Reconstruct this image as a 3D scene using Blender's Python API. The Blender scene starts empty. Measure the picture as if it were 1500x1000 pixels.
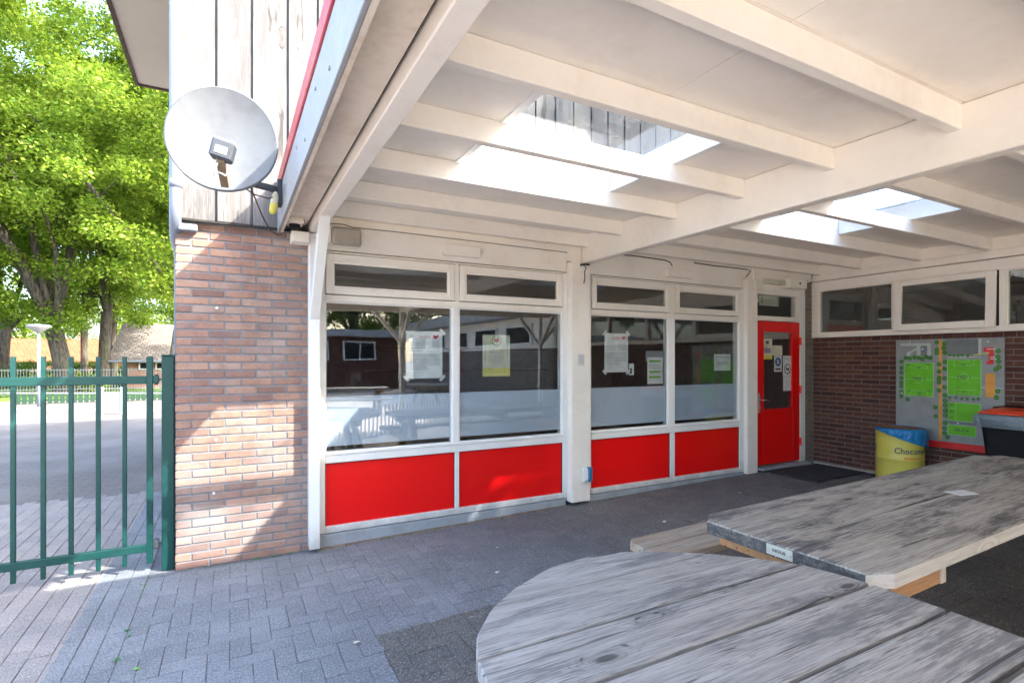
import bpy, math, random
import numpy as np
from mathutils import Vector, Matrix
R = math.radians
random.seed(11); np.random.seed(11)
S = bpy.context.scene
COL = S.collection

# ---------------- camera ----------------
EYE = 1.586
cam = bpy.data.cameras.new('camera'); camo = bpy.data.objects.new('camera', cam); COL.objects.link(camo)
camo.location = (0, 0, EYE); camo.rotation_euler = (R(90), 0, -R(28.115))
cam.sensor_width = 36; cam.lens = 773/1500*36; cam.shift_y = 25/1500
cam.clip_start = 0.05; cam.clip_end = 600
S.camera = camo
# ---------------- sky, sun, exposure ----------------
w = bpy.data.worlds.new('World'); S.world = w; w.use_nodes = True
wn = w.node_tree; wn.nodes.clear()
sky = wn.nodes.new('ShaderNodeTexSky'); sky.sky_type = 'NISHITA'; sky.sun_disc = False
SUN = Vector((.86, -.87, 1.0)).normalized()
sky.sun_elevation = math.asin(SUN.z); sky.sun_rotation = math.atan2(SUN.x, SUN.y)
sky.air_density = 1.0; sky.dust_density = 3.5; sky.ozone_density = 1.0
bg = wn.nodes.new('ShaderNodeBackground'); bg.inputs['Strength'].default_value = 0.15
wo = wn.nodes.new('ShaderNodeOutputWorld')
wn.links.new(sky.outputs[0], bg.inputs[0]); wn.links.new(bg.outputs[0], wo.inputs[0])
sl = bpy.data.lights.new('sun', 'SUN'); sl.energy = 2.0; sl.angle = R(0.53); sl.color = (1, .91, .79)
so = bpy.data.objects.new('sun', sl); COL.objects.link(so); so.location = (6, -6, 20)
so.rotation_euler = SUN.to_track_quat('Z', 'Y').to_euler()
S.view_settings.view_transform = 'Standard'; S.view_settings.look = 'None'
S.view_settings.exposure = 3.35; S.view_settings.gamma = 1; S.view_settings.use_curve_mapping = False
S.render.engine = 'CYCLES'
S.cycles.max_bounces = 10; S.cycles.diffuse_bounces = 7; S.cycles.glossy_bounces = 4
S.cycles.transparent_max_bounces = 16; S.cycles.transmission_bounces = 6

# ---------------- mesh helpers ----------------
class MB:
    def __init__(s): s.v = []; s.f = []
    def add(s, v, f):
        n = len(s.v); s.v += [tuple(p) for p in v]; s.f += [tuple(i+n for i in q) for q in f]; return s
    def box(s, x0, x1, y0, y1, z0, z1, b=0):
        if x0 > x1: x0, x1 = x1, x0
        if y0 > y1: y0, y1 = y1, y0
        if z0 > z1: z0, z1 = z1, z0
        if b <= 0:
            v = [(x0,y0,z0),(x1,y0,z0),(x1,y1,z0),(x0,y1,z0),(x0,y0,z1),(x1,y0,z1),(x1,y1,z1),(x0,y1,z1)]
            return s.add(v, [(0,3,2,1),(4,5,6,7),(0,1,5,4),(1,2,6,5),(2,3,7,6),(3,0,4,7)])
        b = min(b, (x1-x0)*.45, (y1-y0)*.45, (z1-z0)*.45)
        c = ((x0+x1)/2, (y0+y1)/2, (z0+z1)/2); h = ((x1-x0)/2, (y1-y0)/2, (z1-z0)/2)
        v = []; idx = {}
        for sx in (-1,1):
            for sy in (-1,1):
                for sz in (-1,1):
                    sg = (sx,sy,sz)
                    for a in range(3):
                        p = [c[k]+sg[k]*(h[k]-(0 if k == a else b)) for k in range(3)]
                        idx[(sg,a)] = len(v); v.append(tuple(p))
        f = []
        for a in range(3):
            o = [k for k in range(3) if k != a]
            for sa in (-1,1):
                q = []
                for (s1,s2) in ((-1,-1),(1,-1),(1,1),(-1,1)):
                    sg = [0,0,0]; sg[a] = sa; sg[o[0]] = s1; sg[o[1]] = s2
                    q.append(idx[(tuple(sg),a)])
                if (sa > 0) == (a == 1): q.reverse()
                f.append(tuple(q))
            # edges along axis a: between faces o0 and o1
            for s1 in (-1,1):
                for s2 in (-1,1):
                    g0 = [0,0,0]; g0[a] = -1; g0[o[0]] = s1; g0[o[1]] = s2
                    g1 = list(g0); g1[a] = 1
                    q = [idx[(tuple(g0),o[0])], idx[(tuple(g1),o[0])], idx[(tuple(g1),o[1])], idx[(tuple(g0),o[1])]]
                    if (s1*s2 > 0) == (a != 1): q.reverse()
                    if a == 1: pass
                    f.append(tuple(q))
        for sx in (-1,1):
            for sy in (-1,1):
                for sz in (-1,1):
                    q = [idx[((sx,sy,sz),0)], idx[((sx,sy,sz),1)], idx[((sx,sy,sz),2)]]
                    if sx*sy*sz < 0: q.reverse()
                    f.append(tuple(q))
        return s.add(v, f)
    def tube(s, pts, r, n=8, cap=True):
        pts = [Vector(p) for p in pts]; m = len(pts)
        rr = r if isinstance(r, (list, tuple)) else [r]*m
        base = len(s.v); prev = None
        for i, p in enumerate(pts):
            t = (pts[min(i+1,m-1)]-pts[max(i-1,0)]).normalized()
            if prev is None:
                u = t.orthogonal().normalized()
            else:
                u = (prev - t*prev.dot(t)).normalized()
            prev = u; w_ = t.cross(u)
            for k in range(n):
                a = 2*math.pi*k/n
                s.v.append(tuple(p + (u*math.cos(a)+w_*math.sin(a))*rr[i]))
        for i in range(m-1):
            for k in range(n):
                a = base+i*n+k; b = base+i*n+(k+1)%n
                s.f.append((a, b, b+n, a+n))
        if cap:
            s.f.append(tuple(base+k for k in reversed(range(n))))
            s.f.append(tuple(base+(m-1)*n+k for k in range(n)))
        return s
    def bar(s, p, q, w_, h, up=(0,0,1), b=0):
        p = Vector(p); q = Vector(q); d = q-p; L = d.length; d.normalize()
        u = Vector(up); u = (u-d*u.dot(d)).normalized(); r = d.cross(u)
        t = MB(); t.box(0, L, -w_/2, w_/2, -h/2, h/2, b)
        return s.add([tuple(p+d*x+r*y+u*z) for x,y,z in t.v], t.f)
    def prism(s, poly, z0, z1, b=0):
        """poly: list of (x, y) anticlockwise"""
        n = len(poly)
        if b > 0:
            cx = sum(p[0] for p in poly)/n; cy = sum(p[1] for p in poly)/n
            P = [Vector(p) for p in poly]; ins = []
            for i in range(n):
                e1 = (P[i]-P[i-1]).normalized(); e2 = (P[(i+1)%n]-P[i]).normalized()
                n1 = Vector((-e1.y, e1.x)); n2 = Vector((-e2.y, e2.x)); m_ = (n1+n2)
                m_ = m_.normalized() if m_.length > 1e-6 else n1
                k = 1/max(.5, m_.dot(n1)); ins.append(P[i]+m_*b*k)
            v = [(p[0],p[1],z0) for p in poly]+[(p[0],p[1],z1-b) for p in poly]+[(p[0],p[1],z1) for p in ins]
            f = [tuple(reversed(range(n))), tuple(range(2*n,3*n))]
            for L in (0,1):
                f += [(L*n+i, L*n+(i+1)%n, (L+1)*n+(i+1)%n, (L+1)*n+i) for i in range(n)]
            return s.add(v, f)
        v = [(p[0],p[1],z0) for p in poly]+[(p[0],p[1],z1) for p in poly]
        f = [tuple(reversed(range(n))), tuple(range(n,2*n))]+[(i,(i+1)%n,n+(i+1)%n,n+i) for i in range(n)]
        return s.add(v, f)
    def lathe(s, prof, c=(0,0,0), n=32):
        base = len(s.v); m = len(prof)
        for r_, z in prof:
            for k in range(n):
                a = 2*math.pi*k/n; s.v.append((c[0]+r_*math.cos(a), c[1]+r_*math.sin(a), c[2]+z))
        for i in range(m-1):
            for k in range(n):
                a = base+i*n+k; b = base+i*n+(k+1)%n; s.f.append((a,b,b+n,a+n))
        return s
    def map(s, fn): s.v = [tuple(fn(*p)) for p in s.v]; return s
    def build(s, name, mat=None, parent=None, smooth=False, world=True):
        me = bpy.data.meshes.new(name)
        L = parent_loc(parent) if (parent and world) else Vector((0,0,0))
        me.from_pydata([(a-L.x, b-L.y, c-L.z) for a,b,c in s.v], [], s.f); me.update()
        if mat: me.materials.append(mat)
        if smooth:
            me.polygons.foreach_set('use_smooth', [True]*len(me.polygons))
        o = bpy.data.objects.new(name, me); COL.objects.link(o)
        if parent: o.parent = parent
        return o
def parent_loc(p):
    L = Vector((0,0,0))
    while p is not None: L += Vector(p.location); p = p.parent
    return L
def B(*a, b=0): return MB().box(*a, b=b)
def recalc(o):
    import bmesh
    bm = bmesh.new(); bm.from_mesh(o.data); bmesh.ops.recalc_face_normals(bm, faces=bm.faces); bm.to_mesh(o.data); bm.free()
def tag(o, label, cat, group=None, kind=None):
    if label: o['label'] = label
    if cat: o['category'] = cat
    if group: o['group'] = group
    if kind: o['kind'] = kind
    return o
def thing(name, label, cat, loc=(0,0,0), group=None, rz=0):
    o = bpy.data.objects.new(name, None); COL.objects.link(o); o.location = loc; o.rotation_euler = (0,0,rz)
    o.empty_display_size = .1
    return tag(o, label, cat, group)
def struct(o, label=None):
    o['kind'] = 'structure'
    if label: o['label'] = label
    return o
def link_copy(src, parent=None, name=None):
    c = src.copy(); COL.objects.link(c); c.parent = parent
    return c
def copy_tree(o, parent=None):
    c = link_copy(o, parent)
    for ch in list(o.children): copy_tree(ch, c)
    return c
def text_mb(txt, size, font_w=1.0, bold=0.0):
    cu = bpy.data.curves.new('t', 'FONT'); cu.body = txt; cu.size = size; cu.align_x = 'CENTER'; cu.align_y = 'CENTER'
    cu.resolution_u = 2; cu.offset = bold
    o = bpy.data.objects.new('t', cu); COL.objects.link(o)
    dg = bpy.context.evaluated_depsgraph_get(); dg.update()
    me = o.evaluated_get(dg).to_mesh()
    v = [(p.co.x*font_w, p.co.y, 0) for p in me.vertices]; f = [tuple(p.vertices) for p in me.polygons]
    o.evaluated_get(dg).to_mesh_clear(); bpy.data.objects.remove(o); bpy.data.curves.remove(cu)
    m = MB(); m.add(v, f); return m

# ---------------- material helpers ----------------
class NT:
    def __init__(s, name):
        s.m = bpy.data.materials.new(name); s.m.use_nodes = True; s.t = s.m.node_tree; s.t.nodes.clear()
        s.out = s.n('ShaderNodeOutputMaterial')
    def n(s, ty, **k):
        x = s.t.nodes.new(ty)
        for a, b in k.items(): setattr(x, a, b)
        return x
    def l(s, a, b): s.t.links.new(a, b)
    def set(s, sock, v):
        if hasattr(v, 'is_linked') or isinstance(v, bpy.types.NodeSocket): s.l(v, sock)
        else:
            if isinstance(v, (tuple, list)) and len(v) == 3 and sock.type == 'RGBA': v = (*v, 1)
            sock.default_value = v
    def coord(s, kind='pos'):
        if kind == 'pos': return s.n('ShaderNodeNewGeometry').outputs['Position']
        if kind == 'obj': return s.n('ShaderNodeTexCoord').outputs['Object']
    def mapv(s, v, scale=(1,1,1), loc=(0,0,0)):
        x = s.n('ShaderNodeMapping'); s.l(v, x.inputs[0]); x.inputs['Scale'].default_value = scale
        s.set(x.inputs['Location'], loc); return x.outputs[0]
    def vadd(s, a, b):
        x = s.n('ShaderNodeVectorMath', operation='ADD'); s.set(x.inputs[0], a); s.set(x.inputs[1], b); return x.outputs[0]
    def vscale(s, a, k):
        x = s.n('ShaderNodeVectorMath', operation='SCALE'); s.set(x.inputs[0], a); s.set(x.inputs['Scale'], k); return x.outputs[0]
    def noise(s, v, scale, detail=3, rough=.55, dist=0):
        x = s.n('ShaderNodeTexNoise'); s.l(v, x.inputs['Vector']); x.inputs['Scale'].default_value = scale
        x.inputs['Detail'].default_value = detail; x.inputs['Roughness'].default_value = rough; x.inputs['Distortion'].default_value = dist
        return x.outputs['Fac']
    def voro(s, v, scale, feature='F1', out='Distance'):
        x = s.n('ShaderNodeTexVoronoi', feature=feature); s.l(v, x.inputs['Vector']); x.inputs['Scale'].default_value = scale
        return x.outputs[out]
    def math(s, op, a, b=None, c=None, clamp=False):
        x = s.n('ShaderNodeMath', operation=op); x.use_clamp = clamp; s.set(x.inputs[0], a)
        if b is not None: s.set(x.inputs[1], b)
        if c is not None: s.set(x.inputs[2], c)
        return x.outputs[0]
    def rng(s, v, a, b, c=0, d=1, smooth=True):
        x = s.n('ShaderNodeMapRange'); x.interpolation_type = 'SMOOTHSTEP' if smooth else 'LINEAR'
        s.set(x.inputs[0], v); x.inputs[1].default_value = a; x.inputs[2].default_value = b
        x.inputs[3].default_value = c; x.inputs[4].default_value = d; return x.outputs[0]
    def mix(s, f, a, b, mode='MIX'):
        x = s.n('ShaderNodeMix', data_type='RGBA', blend_type=mode); s.set(x.inputs[0], f); s.set(x.inputs[6], a); s.set(x.inputs[7], b); return x.outputs[2]
    def ramp(s, v, stops):
        x = s.n('ShaderNodeValToRGB'); s.l(v, x.inputs[0]); e = x.color_ramp.elements
        while len(e) < len(stops): e.new(.5)
        for i, (p, c) in enumerate(stops): e[i].position = p; e[i].color = (*c, 1)
        return x.outputs[0]
    def xyz(s, v):
        x = s.n('ShaderNodeSeparateXYZ'); s.l(v, x.inputs[0]); return x.outputs
    def comb(s, x, y, z):
        c = s.n('ShaderNodeCombineXYZ'); s.set(c.inputs[0], x); s.set(c.inputs[1], y); s.set(c.inputs[2], z); return c.outputs[0]
    def rnd(s, island=False):
        a = s.n('ShaderNodeObjectInfo').outputs['Random']
        if not island: return a
        b = s.n('ShaderNodeNewGeometry').outputs['Random Per Island']
        return s.math('FRACT', s.math('ADD', a, s.math('MULTIPLY', b, 7.31)))
    def bump(s, h, strength=.3, dist=.01):
        x = s.n('ShaderNodeBump'); x.inputs['Strength'].default_value = strength; x.inputs['Distance'].default_value = dist
        s.l(h, x.inputs['Height']); return x.outputs[0]
    def bsdf(s, col, rough=.6, normal=None, spec=.5, metal=0, **k):
        x = s.n('ShaderNodeBsdfPrincipled'); s.set(x.inputs['Base Color'], col); s.set(x.inputs['Roughness'], rough)
        x.inputs['Specular IOR Level'].default_value = spec; x.inputs['Metallic'].default_value = metal
        if normal is not None: s.l(normal, x.inputs['Normal'])
        for a, b in k.items(): s.set(x.inputs[a.replace('_', ' ')], b)
        s.l(x.outputs[0], s.out.inputs[0]); return x

def paint(name, col, rough=.45, dirt=.12, dcol=(.30,.25,.18), scale=3, bumps=.08, grain=None, foot=0):
    t = NT(name); p = t.coord('pos')
    a = t.noise(p, scale, 5, .6); b = t.noise(p, scale*7, 3, .6)
    f = t.math('MULTIPLY', t.rng(t.math('ADD', t.math('MULTIPLY', a, .7), t.math('MULTIPLY', b, .3)), .42, .75), dirt)
    c = t.mix(f, col, dcol)
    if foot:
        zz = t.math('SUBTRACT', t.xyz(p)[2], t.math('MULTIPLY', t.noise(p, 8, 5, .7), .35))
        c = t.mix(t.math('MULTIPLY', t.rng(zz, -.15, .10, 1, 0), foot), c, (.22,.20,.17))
    g = t.mapv(p, grain) if grain else p
    h = t.noise(g, 60 if not grain else 1, 3)
    t.bsdf(c, t.rng(b, .2, .8, rough-.08, rough+.12), t.bump(h, bumps, .004))
    return t.m
def plain(name, col, rough=.5, metal=0, spec=.5):
    t = NT(name); p = t.coord('pos'); n = t.noise(p, 9, 3)
    c2 = tuple(x*.82 for x in col)
    t.bsdf(t.mix(t.rng(n, .35, .75), col, c2), t.rng(n, .2, .8, max(.03, rough-.06), rough+.08), None, spec, metal); return t.m
def glass(name, tint=(.92,.95,.955), boost=1.8, rough=0.0, dirt=.04):
    t = NT(name); g = t.n('ShaderNodeNewGeometry')
    fr = t.n('ShaderNodeFresnel'); t.l(t.math('ADD', t.math('MULTIPLY', g.outputs['Backfacing'], (1/1.52-1.52)), 1.52), fr.inputs[0])
    wob = t.bump(t.noise(t.coord('pos'), 1.3, 2), .05, .02)
    tr = t.n('ShaderNodeBsdfTransparent'); tr.inputs[0].default_value = (*tint, 1)
    gl = t.n('ShaderNodeBsdfGlossy'); gl.inputs['Roughness'].default_value = rough; gl.inputs[0].default_value = (1,1,1,1)
    t.l(wob, gl.inputs['Normal'])
    m = t.n('ShaderNodeMixShader'); t.l(t.math('MULTIPLY', fr.outputs[0], boost, clamp=True), m.inputs[0]); t.l(tr.outputs[0], m.inputs[1]); t.l(gl.outputs[0], m.inputs[2])
    d = t.n('ShaderNodeBsdfDiffuse'); d.inputs[0].default_value = (.5,.5,.47,1)
    m2 = t.n('ShaderNodeMixShader'); t.l(t.math('MULTIPLY', t.rng(t.noise(t.coord('pos'), 5, 5, .65), .5, .8), dirt), m2.inputs[0])
    t.l(m.outputs[0], m2.inputs[1]); t.l(d.outputs[0], m2.inputs[2]); t.l(m2.outputs[0], t.out.inputs[0]); return t.m
def brickmat(name, stops, mort_dust=.25, stain=(.33,.30,.27), vshift=0):
    t = NT(name); p = t.coord('pos'); r = t.rnd(True)
    v = t.vadd(p, t.vscale(t.comb(r, r, r), 13.0))
    base = t.ramp(r, stops)
    n1 = t.noise(v, 9, 5, .7); n2 = t.noise(v, 55, 4, .65); n3 = t.noise(p, 1.1, 3, .5)
    c = t.mix(t.rng(n1, .4, .7, 0, .55), base, tuple(x*.55 for x in stops[1][1]))
    c = t.mix(t.rng(n2, .55, .8, 0, .5), c, stain)
    c = t.mix(t.rng(n3, .45, .75, 0, mort_dust), c, stain)
    pits = t.rng(t.voro(v, 70), .05, .3)
    h = t.math('ADD', t.math('MULTIPLY', n2, .7), t.math('MULTIPLY', pits, .35))
    t.bsdf(c, t.rng(n1, .2, .8, .75, .92), t.bump(h, .55, .006), .25); return t.m
def mortar(name, col):
    t = NT(name); p = t.coord('pos'); n = t.noise(p, 45, 5, .7); n2 = t.noise(p, 1.7, 3)
    c = t.mix(t.rng(n, .35, .7, 0, .5), col, tuple(x*.6 for x in col)); c = t.mix(t.rng(n2, .4, .7, 0, .4), c, tuple(x*.75 for x in col))
    t.bsdf(c, .92, t.bump(n, .6, .006), .2); return t.m
def wood(name, base, dark, warm, axis='x', crack=1.0, world=False, knots=1.0, rough=.75, stain=None, gs=1.0, endc=None, edgec=None):
    """weathered timber, grain along axis"""
    t = NT(name)
    r = t.rnd(); p = t.coord('pos') if world else t.coord('obj')
    p = t.vadd(p, t.comb(t.math('MULTIPLY', r, 9.7), t.math('MULTIPLY', r, 5.3), t.math('MULTIPLY', r, 3.1)))
    ax = {'x': 0, 'y': 1, 'z': 2}[axis]
    def sc(a, c): v = [c, c, c]; v[ax] = a; return tuple(v)
    # knots: sparse voronoi cells, stretched along the grain
    kv = t.mapv(p, sc(2.6, 7.0)); kd = t.voro(kv, 1.0); kc = t.voro(kv, 1.0, out='Color')
    has = t.math('GREATER_THAN', t.xyz(kc)[0], .62)
    kf = t.math('MULTIPLY', t.rng(kd, 0, .42, 1, 0), has)
    core = t.math('MULTIPLY', t.rng(kd, .07, .13, 1, 0), has)
    # grain lines bend round the knots
    warp = t.noise(t.mapv(p, sc(.9, 3)), 1.0, 3, .5)
    off = t.math('ADD', t.math('MULTIPLY', warp, 1.3), t.math('MULTIPLY', kf, .9*knots))
    gx = t.vadd(t.mapv(p, sc(1.2*gs, 30*gs)), t.comb(off, t.math('MULTIPLY', off, 2.6), t.math('MULTIPLY', off, 2.6)))
    g1 = t.noise(gx, 1.0, 5, .62); g2 = t.noise(t.mapv(gx, (1.7,1,1)), 3.3, 4, .7)
    fine = t.noise(t.mapv(p, sc(5, 210)), 1.0, 3, .65, .2)
    big = t.noise(t.mapv(p, sc(1.1, 3.0)), 1.0, 4, .6)
    gr = t.rng(g1, .33, .68)
    c = t.mix(t.math('MULTIPLY', gr, .85), base, tuple((a*.55+b*.45) for a, b in zip(base, dark)))
    c = t.mix(t.rng(g2, .52, .72, 0, .55), c, dark)
    c = t.mix(t.rng(fine, .50, .68, 0, .62), c, dark); c = t.mix(t.rng(fine, .46, .32, 0, .35), c, tuple(min(1, x*1.35) for x in base))
    c = t.mix(t.rng(big, .45, .75, 0, .55), c, warm)
    if stain:
        sn = t.noise(t.mapv(p, sc(1.3, 6.0)), 1.2, 6, .7, .4); sn = t.math('ADD', sn, t.math('MULTIPLY', t.math('SUBTRACT', fine, .5), .35)); sn = t.math('ADD', sn, t.math('MULTIPLY', t.math('SUBTRACT', g2, .5), .30))
        c = t.mix(t.rng(sn, .475, .64, 0, .84), c, stain)
    c = t.mix(t.math('MULTIPLY', kf, .35*knots), c, dark)
    c = t.mix(t.math('MULTIPLY', core, .8*knots), c, tuple(x*.6 for x in dark))
    ck = t.rng(t.noise(t.mapv(gx, (.35,1.4,1.4)), 1.0, 2, .5), .66, .70, 0, crack)
    c = t.mix(t.math('MULTIPLY', ck, .75), c, tuple(x*.35 for x in dark))
    if endc or edgec:
        ob = t.n('ShaderNodeTexCoord').outputs['Normal']; nx = t.xyz(ob)
        if edgec: c = t.mix(t.math('MULTIPLY', t.math('LESS_THAN', nx[1], -.8), t.rng(g1, .2, .8, 1, .55)), c, edgec)
        if endc:
            rg = t.noise(t.mapv(p, (30,30,60)), 1.0, 3, .6)
            c = t.mix(t.math('MULTIPLY', t.math('GREATER_THAN', t.math('ABSOLUTE', nx[0]), .8), t.rng(rg, .3, .7, .95, .6)), c, endc)
    h = t.math('SUBTRACT', t.math('ADD', t.math('MULTIPLY', g1, .5), t.math('ADD', t.math('MULTIPLY', g2, .35), t.math('MULTIPLY', fine, .3))), t.math('MULTIPLY', ck, .6))
    t.bsdf(c, rough, t.bump(h, .5, .006), .3); return t.m
# ---------------- materials ----------------
M = {}
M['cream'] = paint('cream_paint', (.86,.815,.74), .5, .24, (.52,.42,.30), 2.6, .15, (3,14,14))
M['ceil'] = paint('ceiling_paint', (.88,.835,.77), .6, .30, (.60,.50,.40), 1.6)
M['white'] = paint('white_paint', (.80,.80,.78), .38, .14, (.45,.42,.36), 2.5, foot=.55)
M['white_clean'] = plain('white_plastic', (.78,.78,.77), .4)
def redp():
    t = NT('red_gloss_paint'); q = t.coord('pos'); t.bsdf(t.mix(t.noise(q, .6, 1), (.84,.004,.004), (.78,.004,.004)), .30, None, .45); return t.m
M['red'] = redp()
M['redplain'] = plain('red_print', (.66,.015,.015), .45)
M['soffit'] = paint('stained_soffit', (.74,.66,.55), .7, .55, (.36,.25,.15), 2.6)
M['fascia'] = paint('fascia_metal', (.29,.30,.315), .5, .35, (.40,.41,.41), 4.0, .03, (9,1.2,9))
M['redtrim'] = paint('red_trim', (.42,.03,.045), .4, .3, (.60,.25,.25), 3)
M['grey_metal'] = plain('grey_metal', (.055,.066,.08), .55, 0)
M['zinc'] = paint('grey_plastic_pipe', (.165,.195,.25), .5, .2, (.27,.30,.34), 3)
M['steel'] = plain('brushed_steel', (.55,.55,.54), .3, 1)
M['chrome'] = plain('chrome', (.8,.8,.8), .12, 1)
M['black'] = plain('black_plastic', (.006,.0065,.009), .6, 0, .25)
M['dark'] = plain('dark_gap', (.02,.018,.016), .8)
M['cable'] = plain('dark_cable', (.035,.03,.028), .6)
M['blue'] = plain('blue_plastic', (.03,.16,.30), .4)
M['plinth'] = paint('plinth_concrete', (.32,.35,.38), .85, .5, (.18,.18,.17), 6, .5)
M['concrete'] = paint('concrete', (.36,.35,.32), .9, .5, (.2,.19,.17), 4, .5)
M['glass'] = glass('window_glass')
M['sky_glass'] = glass('skylight_glass', (.88,.92,.95), 1.0, 0, .70)  # high diffuse share puts a bright milky haze into the pane
M['brick'] = brickmat('facade_brick', [(0,(.21,.125,.105)),(.3,(.32,.185,.14)),(.6,(.385,.225,.16)),(.85,(.37,.26,.21)),(1,(.25,.165,.145))], .6, (.38,.335,.31))
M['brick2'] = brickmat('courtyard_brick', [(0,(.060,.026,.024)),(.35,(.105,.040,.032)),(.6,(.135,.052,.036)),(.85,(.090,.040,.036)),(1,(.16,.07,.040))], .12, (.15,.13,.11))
M['brick3'] = brickmat('return_brick', [(0,(.20,.16,.12)),(.5,(.25,.19,.14)),(1,(.18,.13,.10))])
M['mortar'] = mortar('grey_mortar', (.235,.25,.27))
M['mortar2'] = mortar('brown_mortar', (.20,.175,.155))
M['green'] = paint('green_powder_coat', (.005,.050,.044), .35, .15, (.05,.16,.12), 5, .03)
M['dish'] = plain('dish_enamel', (.125,.138,.152), .55)
M['dishrim'] = plain('dish_rim', (.16,.19,.22), .5)
M['tabletop'] = wood('grey_weathered_wood', (.41,.385,.36), (.085,.078,.072), (.34,.30,.265), 'x', stain=(.15,.145,.145))
M['tabletop2'] = wood('brown_grey_weathered_wood', (.41,.375,.33), (.10,.088,.076), (.36,.29,.22), 'x', stain=(.075,.072,.078), knots=1.2, endc=(.055,.05,.048), edgec=(.66,.60,.53))
M['benchwood'] = wood('tan_weathered_wood', (.42,.36,.29), (.18,.12,.075), (.42,.25,.13), 'x', gs=.8)
M['freshwood'] = wood('orange_wood', (.52,.30,.15), (.28,.12,.045), (.55,.25,.10), 'x', gs=.6)
M['freshwoodz'] = wood('pale_cut_wood', (.62,.54,.44), (.42,.30,.2), (.60,.45,.33), 'y', gs=.6)
M['cladding'] = wood('whitewashed_cladding', (.165,.162,.16), (.045,.042,.042), (.14,.125,.115), 'z', crack=.8, gs=.8, knots=1.1, stain=(.085,.085,.09))
M['paper'] = plain('paper', (.68,.69,.68), .6)
M['papercream'] = plain('cream_paper', (.62,.60,.46), .6)
M['ink'] = plain('ink', (.06,.06,.07), .7)
M['inkgrey'] = plain('grey_ink', (.25,.26,.28), .7)
M['pgreen'] = plain('green_print', (.16,.42,.05), .5)
M['pgreend'] = plain('dark_green_print', (.03,.20,.04), .5)
M['pyellow'] = plain('yellow_print', (.66,.58,.10), .5)
M['porange'] = plain('orange_print', (.70,.32,.05), .5)
M['pblue'] = plain('blue_print', (.02,.13,.30), .5)
M['interior'] = plain('interior_wall_paint', (.19,.19,.18), .8)
M['intfloor'] = plain('interior_floor', (.10,.075,.055), .5)
M['intceil'] = plain('interior_ceiling', (.66,.65,.60), .8)
M['intdark'] = plain('interior_dark_wood', (.10,.05,.03), .5)

def frost():
    t = NT('frosted_film'); p = t.coord('pos')
    d = t.n('ShaderNodeBsdfDiffuse'); d.inputs[0].default_value = (.64,.70,.80,1)
    tr = t.n('ShaderNodeBsdfTranslucent'); tr.inputs[0].default_value = (.5,.55,.58,1)
    m = t.n('ShaderNodeMixShader'); m.inputs[0].default_value = .25
    t.l(d.outputs[0], m.inputs[1]); t.l(tr.outputs[0], m.inputs[2]); t.l(m.outputs[0], t.out.inputs[0]); return t.m
M['frost'] = frost()

def paving():
    t = NT('concrete_pavers'); p = t.coord('pos'); r = t.rnd(True); x = t.xyz(p)
    wob = t.math('MULTIPLY', t.math('SUBTRACT', t.noise(p, 12, 3), .5), .05)
    X = t.math('ADD', x[0], wob); Y = t.math('ADD', x[1], wob)
    bn = t.noise(p, 2.2, 5, .6); fn = t.noise(p, 105, 4, .8); mn = t.noise(p, 28, 4, .65)
    blue = t.mix(t.rng(bn, .35, .7), (.178,.185,.198), (.232,.239,.250))
    brown = t.mix(t.rng(bn, .35, .7), (.105,.092,.078), (.145,.13,.112))
    beige = t.mix(t.rng(bn, .35, .7), (.31,.27,.245), (.26,.235,.225))
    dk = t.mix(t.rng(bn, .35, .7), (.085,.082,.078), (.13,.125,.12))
    # deeper shade towards the back of the canopy painted into the paving
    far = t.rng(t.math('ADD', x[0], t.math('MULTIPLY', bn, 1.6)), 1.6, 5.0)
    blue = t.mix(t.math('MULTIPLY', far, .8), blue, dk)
    inpatch = t.math('MULTIPLY', t.math('GREATER_THAN', X, .735), t.math('LESS_THAN', Y, 3.03))
    c = t.mix(inpatch, blue, brown)
    c = t.mix(t.math('LESS_THAN', X, -.815), c, beige)
    c = t.mix(t.math('MULTIPLY', t.rng(r, .1, .9), .22), c, tuple([.09,.09,.09]))
    c = t.mix(t.rng(fn, .52, .66, 0, .62), c, (.46,.47,.49))
    c = t.mix(t.rng(fn, .48, .34, 0, .75), c, (.045,.045,.05))
    c = t.mix(t.rng(mn, .56, .74, 0, .3), c, (.10,.095,.09))
    wash = t.rng(t.noise(t.mapv(p, (1.2,3.2,1)), 1.5, 4, .6), .64, .80, 0, .4)
    c = t.mix(wash, c, (.42,.42,.42))
    t.bsdf(c, .85, t.bump(t.math('ADD', fn, t.math('MULTIPLY', mn, .6)), .6, .004), .25); return t.m
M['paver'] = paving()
def sand():
    t = NT('joint_sand'); p = t.coord('pos'); n = t.noise(p, 40, 4); m = t.noise(p, 3, 4)
    c = t.mix(t.rng(n, .3, .7), (.13,.133,.14), (.20,.203,.21)); c = t.mix(t.rng(m, .60, .70, 0, .5), c, (.06,.08,.03))
    t.bsdf(c, .95, t.bump(n, .6, .006), .1); return t.m
M['sand'] = sand()
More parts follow.
